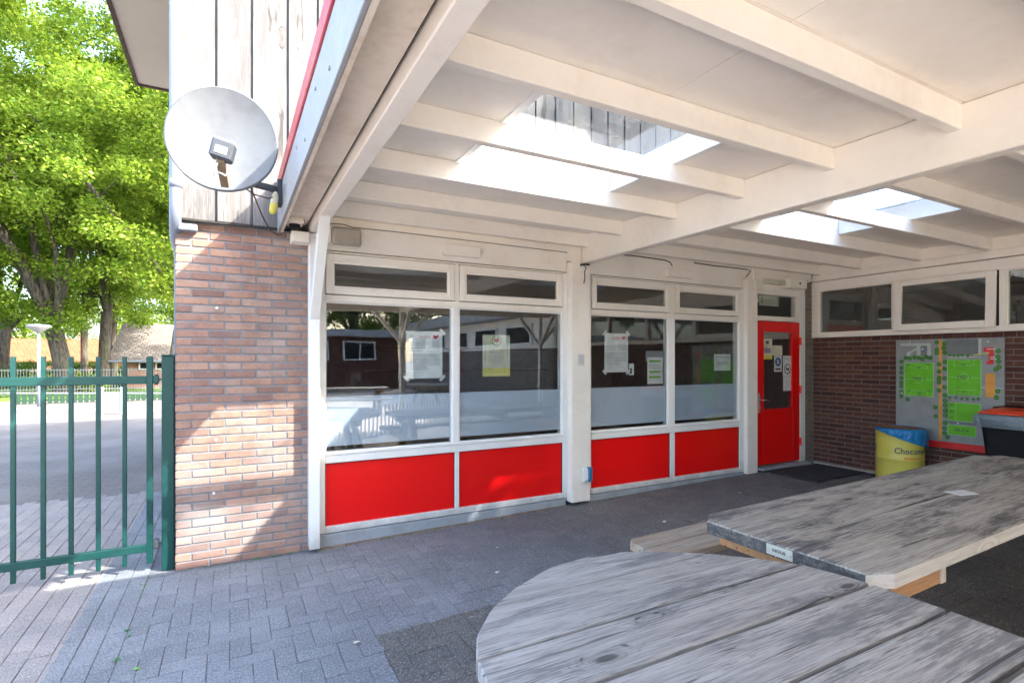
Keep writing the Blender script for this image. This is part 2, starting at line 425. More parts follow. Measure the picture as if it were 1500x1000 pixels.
def yard():
    t = NT('yard_brick_paving'); p = t.coord('pos')
    b = t.n('ShaderNodeTexBrick'); t.l(p, b.inputs['Vector']); b.inputs['Scale'].default_value = 1
    b.inputs['Brick Width'].default_value = .21; b.inputs['Row Height'].default_value = .105; b.inputs['Mortar Size'].default_value = .006
    b.inputs['Color1'].default_value = (.17,.148,.135,1); b.inputs['Color2'].default_value = (.145,.13,.122,1); b.inputs['Mortar'].default_value = (.11,.10,.095,1)
    n = t.noise(p, .8, 5); m = t.noise(p, 30, 4, .7)
    c = t.mix(t.rng(n, .4, .7, 0, .5), b.outputs['Color'], (.24,.22,.21)); c = t.mix(t.rng(m, .5, .75, 0, .4), c, (.13,.12,.12))
    t.bsdf(c, .9, t.bump(t.math('SUBTRACT', m, b.outputs['Fac']), .5, .006), .2); return t.m
M['yard'] = yard()

# ---------------- ground ----------------
def gz(x): return 0.0 if x < .6 else min(.0162*(x-.6), .115)
def ground_mesh():
    xs = [-300,-60,-20,-9,-5,-3.9,-2,-1,0,.6,2,4,6,7.7,9,20,60,300]
    ys = [-300,-60,-20,-8,-3,0,3,5,8.9,9.1,14,22,30,60,120,300]
    m = MB()
    for y in ys:
        for x in xs: m.v.append((x, y, gz(x)-.006 if x < 8 else .10))
    n = len(xs)
    for j in range(len(ys)-1):
        for i in range(n-1): a = j*n+i; m.f.append((a, a+1, a+n+1, a+n))
    return m
g = ground_mesh().build('ground', M['sand']); struct(g)
# yard paving sheet beyond the gate and in the courtyard (too far or hidden: bricks in the material)
y1 = MB()
def sheet(m, x0, x1, y0, y1_, dz):
    xs = sorted(set([x0, x1]+[v for v in (.6, 2, 4, 6, 7.7) if x0 < v < x1])); k = len(m.v)
    for y in (y0, y1_):
        for x in xs: m.v.append((x, y, gz(x)+dz))
    n = len(xs)
    for i in range(n-1): m.f.append((k+i, k+i+1, k+n+i+1, k+n+i))
sheet(y1, -40, -4.0, -2.0, 26, -.004); sheet(y1, -4.0, -.37, 7.6, 26, -.004); sheet(y1, -.37, 30, 12, 26, -.004)
yo = y1.build('yard_paving', M['yard']); struct(yo)
y2 = MB(); sheet(y2, -40, 7.39, -22, -2.0, -.004); struct(y2.build('courtyard_paving', paint('pale_bounce_paving', (.60,.53,.45), .85, .3, (.4,.35,.3), 1.2, .3)))  # unseen paving made pale and warm to bounce light under the canopy
gr = MB()
gr.add([(-120,26,.0),(60,26,.0),(60,150,.0),(-120,150,.0)], [(0,1,2,3)])
def lawn():
    t = NT('lawn'); p = t.coord('pos'); n = t.noise(p, 2, 5); t.bsdf(t.mix(n, (.06,.12,.02), (.16,.24,.05)), .9, t.bump(t.noise(p, 30, 4), .8, .05), .1); return t.m
M['lawn'] = lawn()
struct(gr.build('lawn', M['lawn']))
gr2 = MB(); gr2.add([(-120,-150,.0),(120,-150,.0),(120,-22,.0),(-120,-22,.0)], [(0,1,2,3)])
struct(gr2.build('lawn', M['lawn']))

# pavers: herringbone under the canopy, stretcher bond on the left
pv = bpy.data.objects.new('pavement', None); COL.objects.link(pv); struct(pv)
def proj(x, y, z):
    s_, c_ = math.sin(R(28.115)), math.cos(R(28.115)); d = x*s_+y*c_
    if d < .15: return None
    return 750+773*(x*c_-y*s_)/d, 525-773*(z-EYE)/d, d
pav = []   # (cx, cy, vertical?)
u = .105
for i in range(-8, 76):
    for j in range(-20, 44):
        x = i*u; y = 4.635-(44-j)*u+u
        k = (i-j) % 4
        if k == 0: pav.append((x, x+2*u, y, y+u))
        if k == 3: pav.append((x, x+u, y, y+2*u))
def clip(q):
    x0, x1, y0, y1 = max(q[0], -.525), min(q[1], 7.36), q[2], min(q[3], 4.60)
    if x1-x0 < .03 or y1-y0 < .03: return None
    full = (x1-x0 > q[1]-q[0]-.001) and (y1-y0 > q[3]-q[2]-.001)
    return ((x0+x1)/2, (y0+y1)/2, (0 if q[1]-q[0] > q[3]-q[2] else 1), x1-x0, y1-y0, full)
pav = [c for c in (clip(q) for q in pav) if c]
for i in range(33):
    x = -.525-(i+.5)*u
    for j in range(46):
        y = -1.9+j*2*u+(u if i % 2 else 0)
        if y+u < 7.6: pav.append((x, y+u, 1, u, 2*u, True))
rr = random.Random(4)
pm = {}
for v in (0, 1):
    for k in range(3):
        t_ = MB(); L, W = (.1033, .0508) if v == 0 else (.0508, .1033)
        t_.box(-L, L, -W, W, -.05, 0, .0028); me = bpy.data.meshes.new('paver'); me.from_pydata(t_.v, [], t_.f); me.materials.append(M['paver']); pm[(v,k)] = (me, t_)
def hidden(px, py):
    if px < 0 or px > 1500 or py > 1000: return True
    if px > 697 and py > 806 + max(0, (900-px))*.5: 
        if px < 1390 or py > 893: return True
    if 920 < px and py > 800-(px-920)*.22 and px < 1440 and not (px > 1340 and py > 800): return True
    if py < 530: return True
    return False
sc = []
for q in pav:
    pr = proj(q[0], q[1], gz(q[0]))
    if pr is None or hidden(pr[0], pr[1]) or (q[0] < -.36 and q[1] > 6.5): sc.append((0, q)); continue
    sc.append((1/pr[2]**3, q))
sc.sort(key=lambda a: -a[0])
rest = MB()
for n_, (s_, q) in enumerate(sc):
    dz = rr.uniform(-.0022, .0022); z = gz(q[0])+dz; k = rr.randrange(3)
    if n_ < 300 and s_ > 0 and q[5]:
        o = bpy.data.objects.new('paver', pm[(q[2],k)][0]); COL.objects.link(o); o.parent = pv
        o.location = (q[0], q[1], z); o.rotation_euler = (rr.uniform(-.008,.008), rr.uniform(-.008,.008)-(.0162 if q[0] > .6 else 0), rr.uniform(-.01,.01))
    else:
        L, W = q[3]/2-.0016, q[4]/2-.0016
        if s_ > 0: t_ = MB().box(-L, L, -W, W, -.04, 0, .0028)
        else: t_ = MB().box(-L, L, -W, W, -.04, 0)
        a = rr.uniform(-.01,.01); sl_ = .0162 if q[0] > .6 else 0; tx, ty = rr.uniform(-.006,.006), rr.uniform(-.006,.006)
        rest.add([(q[0]+x*math.cos(a)-y*math.sin(a), q[1]+x*math.sin(a)+y*math.cos(a), z+zz+(x*(sl_+tx)+y*ty)) for x,y,zz in t_.v], t_.f)
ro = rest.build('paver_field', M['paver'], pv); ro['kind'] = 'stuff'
# border bricks along the facade foot, laid end on
for i in range(25):
    x = .66+i*.1; 
    z = gz(x)+.006
    o = B(x+.003, x+.097, 4.598, 4.648, z-.05, z, b=.004).build('border_brick', M['brick3'], pv)

# ---------------- brick helper ----------------
bmesh_cache = {}
def brick_obj(name, L, H, D, mat, parent, loc, axis='x', k=0):
    """brick with its outer face on the plane through loc; axis = direction of its length"""
    key = (round(L,4), round(H,4), D, axis, k, mat.name)
    if key not in bmesh_cache:
        rr_ = random.Random(hash(key) % 9999)
        m = MB()
        if axis == 'x': m.box(0, L, 0, D, 0, H, .0032)
        else: m.box(0, D, 0, L, 0, H, .0032)
        m.v = [(a+rr_.uniform(-.0011,.0011), b_+rr_.uniform(-.0011,.0011), c+rr_.uniform(-.0013,.0013)) for a,b_,c in m.v]
        me = bpy.data.meshes.new(name); me.from_pydata(m.v, [], m.f); me.materials.append(mat); bmesh_cache[key] = me
    o = bpy.data.objects.new(name, bmesh_cache[key]); COL.objects.link(o)
    if parent: o.parent = parent; loc = Vector(loc)-parent_loc(parent)
    o.location = loc; return o

rb = random.Random(7)
wl = thing('brick_wall', 'orange brown brick wall pier between the green gate post and the white timber post', 'brick wall', (0,4.65,0))
B(-.352, .60, 4.656, 4.80, -.05, 2.62).build('mortar_bed', M['mortar'], wl)
B(-.352, -.2, 4.80, 11.0, -.05, 2.62).build('side_wall', M['mortar'], wl)
P_ = .0623; H_ = .0505
for c in range(42):
    z = .004+c*P_
    if c % 2 == 0: edges = [-.359, -.135, .085, .305, .525, .60]
    else: edges = [-.359, -.25, -.03, .19, .41, .60]
    if z+H_ > 2.615: break
    for a, b_ in zip(edges, edges[1:]):
        L = b_-a-.0105 if b_ < .6 else b_-a
        brick_obj('brick', L, H_, .09, M['brick'], wl, (a+rb.uniform(-.0015,.0015), 4.65+rb.uniform(-.0016,.0016), z+rb.uniform(-.001,.001)), 'x', rb.randrange(4))
sdm = MB()
for c in range(41):
    y = 4.745 if c % 2 == 0 else 4.855
    while y < 10.9: sdm.box(-.359+rb.uniform(-.001,.001), -.30, y, y+.2095, .004+c*P_, .004+c*P_+H_); y += .22
sdm.build('side_bricks', M['brick'], wl)['kind'] = 'stuff'
for (x, z) in ((-.09, 1.975), (-.095, .965), (-.11, .555)):
    t_ = MB(); t_.lathe([(0,0),(.010,.0),(.011,.003),(0,.004)], n=12)
    t_.map(lambda a,b_,c: (x+a, 4.648-c, z+b_)); t_.build('filled_hole', M['paper'], wl)

# ---------------- side wall (wing) ----------------
WX = 7.39
ws = thing('courtyard_brick_wall', 'dark red brown brick wall below the high windows, right of the red door', 'brick wall', (WX,4.65,.1))
B(WX+.006, WX+.12, -14, 4.66, 0, 1.87).build('mortar_bed', M['mortar2'], ws)
cnt = 0; stuff = MB()
zs = [.135+i*P_ for i in range(27)]
for c, z in enumerate(zs):
    y = 4.645 - (0 if c % 2 == 0 else .11)
    segs = [] if c % 2 == 0 else [(4.645-.0995, 4.645)]
    while y > -2.0:
        segs.append((y-.2095, y)); y -= .22
    for a, b_ in segs:
        vis = b_ > 2.05 and not (2.53 < a and b_ < 3.55 and z > .62) 
        if vis and cnt < 292:
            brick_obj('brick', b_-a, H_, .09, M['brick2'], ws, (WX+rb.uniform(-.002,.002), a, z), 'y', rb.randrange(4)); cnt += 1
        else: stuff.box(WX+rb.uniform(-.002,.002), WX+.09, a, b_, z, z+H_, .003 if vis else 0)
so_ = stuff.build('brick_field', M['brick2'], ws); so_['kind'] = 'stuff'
hd = MB()
y = 4.64
while y > -2:
    hd.box(WX-.002, WX+.09, y-.1, y, 1.822, 1.874, .003); y -= .111
ho = hd.build('header_course', M['brick2'], ws); ho['kind'] = 'stuff'
B(7.30, WX+.02, -2, 4.60, .0, .128, b=.006).build('concrete_kerb', M['concrete'], ws)
# brick return between door frame and corner
wr = thing('brick_return', 'narrow grey brown brick strip between the door frame and the dark brick corner', 'brick wall', (7.21,4.65,.1))
B(7.212, 7.40, 4.656, 4.76, .1, 2.70).build('mortar_bed', M['mortar'], wr)
for c in range(41):
    z = .142+c*P_
    ed = [7.214, 7.39] if c % 2 == 0 else [7.214, 7.285, 7.39]
    for a, b_ in zip(ed, ed[1:]): brick_obj('brick', b_-a-.008, H_, .09, M['brick3'], wr, (a, 4.65+rb.uniform(-.001,.001), z), 'x', rb.randrange(4))
# ---------------- facade ----------------
FY = 4.65
def bay(name, label, x0, j0, m0, m1, j1, x1, plab, top=2.49):
    w_ = thing(name, label, 'window front', (x0, FY, .11))
    fr = MB()
    fr.box(x0, j0, FY, FY+.11, .115, top, .004); fr.box(j1, x1, FY, FY+.11, .115, top, .004)
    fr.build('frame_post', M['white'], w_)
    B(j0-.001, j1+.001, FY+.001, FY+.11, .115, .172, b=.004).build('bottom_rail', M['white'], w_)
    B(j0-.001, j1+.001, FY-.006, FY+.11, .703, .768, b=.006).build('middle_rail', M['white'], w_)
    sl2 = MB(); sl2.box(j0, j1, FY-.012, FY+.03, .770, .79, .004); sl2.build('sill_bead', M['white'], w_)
    B(j0-.001, j1+.001, FY+.001, FY+.11, 2.068, 2.124, b=.005).build('transom_rail', M['cream'], w_)  # white lower and cream upper members put the light's tint into the paint
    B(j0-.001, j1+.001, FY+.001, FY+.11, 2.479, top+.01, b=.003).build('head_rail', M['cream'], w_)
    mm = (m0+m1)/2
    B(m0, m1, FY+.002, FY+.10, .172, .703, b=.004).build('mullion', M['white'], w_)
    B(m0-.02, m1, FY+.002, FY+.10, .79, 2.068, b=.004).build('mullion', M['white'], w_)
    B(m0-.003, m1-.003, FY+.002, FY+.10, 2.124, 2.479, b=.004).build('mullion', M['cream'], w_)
    for k, (a, b_) in enumerate(((j0, m0), (m1, j1))):
        p = B(a+.001, b_-.001, FY+.022, FY+.05, .173, .702).build('red_panel', M['red'], w_)
        if plab and plab[k]: p['label'] = plab[k]
        bd = MB()
        bd.box(a, a+.006, FY+.012, FY+.022, .172, .703); bd.box(b_-.006, b_, FY+.012, FY+.022, .172, .703)
        bd.box(a+.006, b_-.006, FY+.012, FY+.022, .697, .703)
        bd.build('panel_seal', M['dark'], w_)
        g0, g1 = (a, b_-.02) if k == 0 else (a, b_)
        gl = B(g0-.005, g1+.005, FY+.040, FY+.046, .775, 2.075).build('glass_pane', M['glass'], w_)
        B(g0+.004, g1-.004, FY+.049, FY+.050, .838, 1.262).build('frosted_film', M['frost'], w_)
        bd = MB()
        for (p0, p1, q0, q1) in ((g0-.002, g0+.012, .79, 2.068), (g1-.012, g1+.002, .79, 2.068), (g0+.012, g1-.012, 2.056, 2.068), (g0+.012, g1-.012, .79, .800)):
            bd.box(p0, p1, FY+.018, FY+.036, q0, q1)
        bd.build('glazing_bead', M['white'], w_)
        # top hung sash
        s0, s1 = a+.004, b_-.008
        sa = MB(); sw = .058; z0, z1 = 2.131, 2.472
        sa.box(s0, s0+sw, FY-.014, FY+.05, z0, z1, .006); sa.box(s1-sw, s1, FY-.014, FY+.05, z0, z1, .006)
        sa.box(s0+sw, s1-sw, FY-.013, FY+.05, z0, z0+sw, .006); sa.box(s0+sw, s1-sw, FY-.013, FY+.05, z1-sw-.012, z1, .006)
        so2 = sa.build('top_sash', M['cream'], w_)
        B(s0+sw-.005, s1-sw+.005, FY+.012, FY+.018, z0+sw-.005, z1-sw-.005).build('glass_pane', M['glass'], so2)
        gb = MB()
        gb.box(s0+sw, s0+sw+.012, FY-.004, FY+.010, z0+sw, z1-sw-.012); gb.box(s1-sw-.012, s1-sw, FY-.004, FY+.010, z0+sw, z1-sw-.012)
        gb.box(s0+sw+.012, s1-sw-.012, FY-.004, FY+.010, z0+sw, z0+sw+.012); gb.box(s0+sw+.012, s1-sw-.012, FY-.004, FY+.010, z1-sw-.024, z1-sw-.012)
        gb.build('glazing_bead', M['cream'], so2)
        dg = MB(); dg.box(a, b_, FY+.052, FY+.056, 2.124, 2.135); dg.box(a, b_, FY+.052, FY+.056, 2.468, 2.479)
        dg.box(a, a+.006, FY+.052, FY+.056, 2.13, 2.48); dg.box(b_-.008, b_, FY+.052, FY+.056, 2.13, 2.48)
        dg.build('shadow_gap', M['dark'], w_)
    return w_
bay('window_front', 'white framed window front with red panels, left of the wide white pillar', .655, .705, 1.874, 1.919, 3.092, 3.150, (None, 'red panel beside the pillar'))
bay('window_front', 'white framed window front with red panels, between the wide pillar and the red door', 3.39, 3.46, 4.621, 4.698, 5.836, 5.92, None)

# header board and plinth belong to the building front
hb = thing('header_board', 'long cream header board above all the facade windows, under the roof joists', 'board', (.655,FY,2.5))
B(.655, 3.145, FY+.004, FY+.12, 2.502, 2.78, b=.003).build('board', M['cream'], hb)
B(3.395, 5.905, FY+.004, FY+.12, 2.502, 2.78, b=.003).build('board', M['cream'], hb)
B(6.125, 7.21, FY+.004, FY+.12, 2.502, 2.78, b=.003).build('board', M['cream'], hb)
B(.655, 7.40, FY+.03, FY+.12, 2.62, 2.93).build('backing_board', M['cream'], hb)
t_ = MB(); t_.box(.70, 3.09, FY-.002, FY+.01, 2.494, 2.4995); t_.box(3.46, 5.83, FY-.002, FY+.01, 2.494, 2.4995)
t_.build('paint_crack', M['dark'], hb)
pl = thing('plinth', 'blue grey concrete plinth under the window front left of the pillar', 'plinth', (.655,FY,0))
B(.66, 3.13, FY-.004, FY+.10, -.05, .108, b=.006).build('strip', M['plinth'], pl)
B(3.40, 5.92, FY-.004, FY+.10, -.05, .108, b=.006).build('strip', M['plinth'], pl)

# pillars
p1 = thing('pillar', 'wide white timber pillar in the middle of the facade with a blue socket box', 'pillar', (3.27,4.57,.08))
B(3.151, 3.389, 4.57, 4.76, .075, 2.60, b=.006).build('post', M['cream'], p1)
p2 = thing('pillar', 'narrower white timber pillar directly left of the red door', 'pillar', (6.02,4.60,.1))
B(5.921, 6.124, 4.60, 4.76, .085, 2.62, b=.006).build('post', M['cream'], p2)
B(6.126, 6.188, 4.652, 4.76, .10, 2.50, b=.004).build('door_jamb', M['white'], p2)

# corner post with knee brace
cp = thing('corner_post', 'slim white timber post with a knee brace between the brick pier and the first window', 'post', (.60,4.57,0))
B(.566, .649, 4.535, 4.645, .035, 2.60, b=.005).build('post', M['white'], cp)
k = MB(); k.bar((.607, 4.56, 1.93), (.607, 4.02, 2.64), .075, .085, (0,1,0), .004); k.build('knee_brace', M['white'], cp)
B(.43, .565, 4.50, 4.645, 2.515, 2.60, b=.005).build('bearer_end', M['cream'], cp)

# door
d = thing('entrance_door', 'red half glazed door with a steel handle and stickers on its glass', 'door', (6.19,FY,.1))
dz0, dz1 = .160, 2.088; dx0, dx1 = 6.194, 7.088; gx0, gx1, gz0_, gz1_ = 6.301, 6.939, .89, 1.961
leaf = MB()
leaf.box(dx0, gx0, FY+.004, FY+.05, dz0, dz1, .004); leaf.box(gx1, dx1, FY+.004, FY+.05, dz0, dz1, .004)
leaf.box(gx0, gx1, FY+.005, FY+.05, gz1_, dz1, .003); leaf.box(gx0, gx1, FY+.005, FY+.05, dz0, gz0_, .003)
lf = leaf.build('door_leaf', M['red'], d)
B(gx0-.004, gx1+.004, FY+.026, FY+.032, gz0_-.004, gz1_+.004).build('glass_pane', M['glass'], lf)
gb = MB()
gb.box(gx0, gx0+.014, FY+.001, FY+.024, gz0_, gz1_); gb.box(gx1-.014, gx1, FY+.001, FY+.024, gz0_, gz1_)
gb.box(gx0+.014, gx1-.014, FY+.001, FY+.024, gz1_-.014, gz1_); gb.box(gx0+.014, gx1-.014, FY-.004, FY+.024, gz0_-.012, gz0_+.014, .003)
gb.build('glazing_bead', M['red'], lf)
h_ = MB(); h_.box(6.205, 6.245, FY-.006, FY+.004, .865, 1.125, .003); h_.build('handle_plate', M['steel'], lf)
h_ = MB(); h_.tube([(6.225,FY-.006,1.035),(6.225,FY-.05,1.035),(6.24,FY-.058,1.036),(6.30,FY-.060,1.035),(6.36,FY-.052,1.012)], .009, 8)
h_.tube([(6.225,FY-.006,.92),(6.225,FY-.012,.92)], .012, 10); h_.build('handle', M['steel'], lf, True)
for z in (.42, 1.15, 1.83):
    h_ = MB(); h_.tube([(7.094,FY-.008,z-.055),(7.094,FY-.008,z+.055)], .011, 8); h_.box(7.07, 7.115, FY-.006, FY+.004, z-.05, z+.05, .001); h_.build('hinge', M['red'], d)
B(7.092, 7.209, FY, FY+.11, .13, 2.50, b=.004).build('door_jamb', M['white'], d)
B(6.188, 7.092, FY+.001, FY+.11, 2.095, 2.160, b=.004).build('transom_rail', M['cream'], d)
B(6.188, 7.092, FY+.001, FY+.11, 2.450, 2.50, b=.004).build('head_rail', M['cream'], d)
B(7.030, 7.092, FY+.002, FY+.10, 2.160, 2.450, b=.004).build('transom_post', M['cream'], d)
B(6.19, 7.03, FY+.040, FY+.046, 2.155, 2.455).build('glass_pane', M['glass'], d)
B(6.17, 7.20, 4.55, FY+.10, .108, .138, b=.006).build('threshold', M['plinth'], d)
B(6.20, 7.19, 4.556, 4.60, .088, .107).build('threshold_gap', M['dark'], d)
mt = MB(); mt.box(6.22, 7.28, 3.86, 4.50, gz(6.2)-.004, gz(7.0)+.012, .006)
for i in range(26): mt.box(6.25+i*.039, 6.27+i*.039, 3.89, 4.47, gz(7)+.006, gz(7)+.017)
tag(mt.build('doormat', plain('worn_rubber', (.032,.033,.037), .8)), 'black ribbed doormat on the paving in front of the red door', 'doormat')

# ---------------- things on the glass ----------------
def sheet_on_glass(name, label, cat, x0, x1, z0, z1, mat='paper', Y=4.702, art=None, tape=None, group=None, warp=.0):
    k = Y/4.65
    x0, x1 = x0*k, x1*k; z0, z1 = EYE+(z0-EYE)*k, EYE+(z1-EYE)*k
    t = thing(name, label, cat, ((x0+x1)/2, Y, z0), group)
    B(x0, x1, Y, Y+.0008, z0, z1).build('sheet', M[mat], t)
    W, H = x1-x0, z1-z0
    def r(a, b_, c, d_, m, n='print', lift=1):
        return B(x0+a*W, x0+b_*W, Y-.0006*lift, Y-.0002, z0+c*H, z0+d_*H).build(n, M[m], t)
    if art: art(t, r, x0, z0, W, H, Y)
    if tape:
        for (a, c) in tape:
            tp = MB(); cx, cz = x0+a*W, z0+c*H; s_ = .035; sg = 1 if a < .5 else -1; sh = 1 if c < .5 else -1
            tp.box(-s_, s_, -.0006, 0, -.012, .012); an = math.pi/4*sg*sh
            tp.map(lambda x,y,z: (cx+x*math.cos(an+math.pi/2)-z*math.sin(an+math.pi/2)*1.0, Y-.0012+y, cz+x*math.sin(an+math.pi/2)+z*math.cos(an+math.pi/2)))
            tp.build('tape', M['paper'], t)
    return t
def lines(m, x0, z0, W, H, Y, a, b_, tops, th=.008, seed=1):
    rr_ = random.Random(seed)
    for tz in tops:
        x = a
        while x < b_-.02:
            w2 = rr_.uniform(.02, .07); m.box(x0+x*W, x0+min(b_, x+w2)*W, Y-.0006, Y-.0002, z0+(tz-th/2)*H, z0+(tz+th/2)*H); x += w2+.014
def disc(m, cx, cz, r0, r1, Y, n=24, sx=1, lift=.0006):
    for i in range(n):
        a, b_ = 2*math.pi*i/n, 2*math.pi*(i+1)/n
        q = [(cx+sx*r_*math.cos(t__), Y-lift, cz+r_*math.sin(t__)) for r_, t__ in ((r0,a),(r1,a),(r1,b_),(r0,b_))]
        m.add(q, [(0,1,2,3)])
def art_menu(seed, half=False):
    def f(t, r, x0, z0, W, H, Y):
        m = text_mb('kantine', .05, 1); m.map(lambda a,b_,c: (x0+.50*W+a*.75, Y-.0007, z0+.885*H+b_*.75)); m.build('lettering', M['redplain'], t)
        lg = MB(); lg.add([(x0+.74*W,Y-.0007,z0+.93*H),(x0+.74*W,Y-.0007,z0+.87*H),(x0+.80*W,Y-.0007,z0+.84*H),(x0+.88*W,Y-.0007,z0+.88*H),(x0+.89*W,Y-.0007,z0+.94*H),(x0+.82*W,Y-.0007,z0+.91*H)],[(0,1,2,3,4,5)]); lg.build('logo', M['redplain'], t)
        l = MB()
        lines(l, x0, z0, W, H, Y, .10, .46, [.75,.70,.64,.58], .012, seed); lines(l, x0, z0, W, H, Y, .56, .92, [.77,.73,.69,.64,.58], .012, seed+1)
        lines(l, x0, z0, W, H, Y, .10, .92, [.50,.46,.41,.37,.33,.29], .012, seed+2)
        lines(l, x0, z0, W, H, Y, .10, .60, [.24,.20], .012, seed+3); l.build('print', M['inkgrey'], t)['kind'] = 'stuff'
    return f
sheet_on_glass('menu_poster', 'white menu sheet taped in the first window pane, left of the mullion', 'poster', 1.402, 1.748, 1.405, 1.836, art=art_menu(3), tape=((0,0),(1,0),(1,1)))
def art_yel(t, r, x0, z0, W, H, Y):
    r(0, 1, 0, .20, 'pyellow'); r(.06, .94, .045, .055, 'paper', lift=2)
    m = MB(); disc(m, x0+.5*W, z0+.86*H, .09*W*1.6, .10*W*1.7, Y); m.build('wreath', M['pgreen'], t)
    m = MB(); m.add([(x0+.42*W,Y-.0007,z0+.90*H),(x0+.43*W,Y-.0007,z0+.83*H),(x0+.52*W,Y-.0007,z0+.81*H),(x0+.60*W,Y-.0007,z0+.86*H),(x0+.58*W,Y-.0007,z0+.92*H)],[(0,1,2,3,4)]); m.build('logo', M['redplain'], t)
    m = MB(); rr_ = random.Random(5)
    for sx in (.07, .93):
        for i in range(7):
            z = .32+.07*i; d_ = .05 if sx < .5 else -.05
            m.add([(x0+sx*W,Y-.0007,z0+z*H),(x0+(sx+d_)*W,Y-.0007,z0+(z+.035)*H),(x0+(sx+d_*.4)*W,Y-.0007,z0+(z+.06)*H)],[(0,1,2)])
    m.build('leaf_border', M['pgreen'], t)['kind'] = 'stuff'
    l = MB(); lines(l, x0, z0, W, H, Y, .25, .75, [.62,.57], .012, 9); lines(l, x0, z0, W, H, Y, .2, .8, [.48,.43,.38,.33], .012, 10); l.build('print', M['inkgrey'], t)['kind'] = 'stuff'
sheet_on_glass('leaf_border_poster', 'poster with green leaf border and yellow foot, right of the first mullion', 'poster', 2.162, 2.461, 1.412, 1.818, 'papercream', art=art_yel)
sheet_on_glass('menu_poster', 'white menu sheet taped in the pane directly right of the wide pillar', 'poster', 3.640, 3.974, 1.434, 1.868, art=art_menu(21), tape=((0,0),(1,0),(0,1),(1,1)))
def art_green(t, r, x0, z0, W, H, Y):
    r(.1, .86, .82, .90, 'pgreen'); r(.1, .86, .42, .49, 'pgreen'); r(.1, .86, .22, .30, 'pgreen')
    l = MB(); lines(l, x0, z0, W, H, Y, .12, .85, [.72,.67,.60,.36,.16], .014, 12); l.build('print', M['inkgrey'], t)['kind'] = 'stuff'
sheet_on_glass('notice', 'white notice with three green bars beside the second mullion, right of the menu', 'notice', 4.262, 4.50, 1.29, 1.60, art=art_green)
sheet_on_glass('flyer', 'grey patterned flyer tucked behind the notice with green bars', 'flyer', 4.235, 4.515, 1.55, 1.675, 'inkgrey', Y=4.706)
def art_small(t, r, x0, z0, W, H, Y):
    r(.1, .9, .80, .83, 'ink'); l = MB(); lines(l, x0, z0, W, H, Y, .15, .85, [.52,.44], .03, 14); l.build('print', M['inkgrey'], t)['kind'] = 'stuff'
    r(.1, .9, .36, .38, 'pblue')
sheet_on_glass('notice', 'small square white notice in the last window pane before the narrower pillar', 'notice', 5.362, 5.662, 1.434, 1.642, art=art_small)
sheet_on_glass('small_card', 'small white card at the lower right corner of the second menu sheet', 'card', 3.985, 4.06, 1.40, 1.53, art=lambda t,r,x0,z0,W,H,Y: r(.2,.6,.1,.6,'ink'))
DY = 4.672
sheet_on_glass('door_poster', 'small cream poster with yellow foot, topmost left on the door glass', 'poster', 6.287, 6.484, 1.577, 1.852, 'papercream', DY,
   art=lambda t,r,x0,z0,W,H,Y: (r(0,1,0,.2,'pyellow'), r(.15,.85,.3,.55,'inkgrey'), r(.35,.65,.75,.9,'ink')))
sheet_on_glass('paper_note', 'pale green paper note on the door glass, left of the no-smoking style sign', 'note', 6.49, 6.70, 1.625, 1.765, 'papercream', DY)
def art_mand(t, r, x0, z0, W, H, Y):
    m = MB(); disc(m, x0+.5*W, z0+.62*H, 0, .40*W, Y, sx=1); m.build('blue_disc', M['pblue'], t)
    m = MB(); m.box(x0+.36*W, x0+.48*W, Y-.001, Y-.0008, z0+.52*H, z0+.80*H); m.box(x0+.52*W, x0+.62*W, Y-.001, Y-.0008, z0+.48*H, z0+.72*H); m.box(x0+.36*W, x0+.62*W, Y-.001, Y-.0008, z0+.48*H, z0+.60*H); m.build('symbol', M['paper'], t)
    r(.15, .85, .1, .22, 'ink')
sheet_on_glass('mandatory_sign', 'white sticker with a round dark blue mandatory symbol on the door glass', 'sticker', 6.53, 6.686, 1.408, 1.622, art=art_mand, Y=DY)
def art_proh(t, r, x0, z0, W, H, Y):
    m = MB(); disc(m, x0+.5*W, z0+.36*H, .30*W, .37*W, Y)
    m.add([(x0+.5*W-.24*W, Y-.0008, z0+.36*H+.27*W),(x0+.5*W-.27*W, Y-.0008, z0+.36*H+.22*W),(x0+.5*W+.24*W, Y-.0008, z0+.36*H-.27*W),(x0+.5*W+.27*W, Y-.0008, z0+.36*H-.22*W)],[(0,1,2,3)])
    m.build('prohibition_ring', M['ink'], t)
    m = MB(); cx, cz = x0+.5*W, z0+.36*H
    m.add([(cx-.2*W,Y-.0006,cz-.08*W),(cx+.18*W,Y-.0006,cz-.08*W),(cx+.2*W,Y-.0006,cz+.12*W),(cx+.1*W,Y-.0006,cz+.06*W),(cx-.12*W,Y-.0006,cz+.06*W),(cx-.2*W,Y-.0006,cz+.02*W)],[(0,1,2,3,4,5)]); m.build('symbol', M['ink'], t)
    l = MB(); lines(l, x0, z0, W, H, Y, .15, .85, [.88,.83], .02, 3); l.build('print', M['inkgrey'], t)['kind'] = 'stuff'
sheet_on_glass('prohibition_sign', 'tall white sticker with a crossed-out ring symbol at the right edge of the door glass', 'sticker', 6.715, 6.909, 1.339, 1.624, art=art_proh, Y=DY)
sheet_on_glass('paper_note', 'pale blank paper on the door glass under the tall prohibition sticker', 'note', 6.72, 6.905, 1.14, 1.335, 'paper', DY+.002)
sheet_on_glass('transom_notice', 'pale green sign hanging behind the small window above the red door', 'sign', 6.215, 6.62, 2.295, 2.425, 'papercream', 4.71,
   art=lambda t,r,x0,z0,W,H,Y: (r(.05,.9,.05,.15,'paper'), r(.12,.2,.2,.95,'pgreen')))
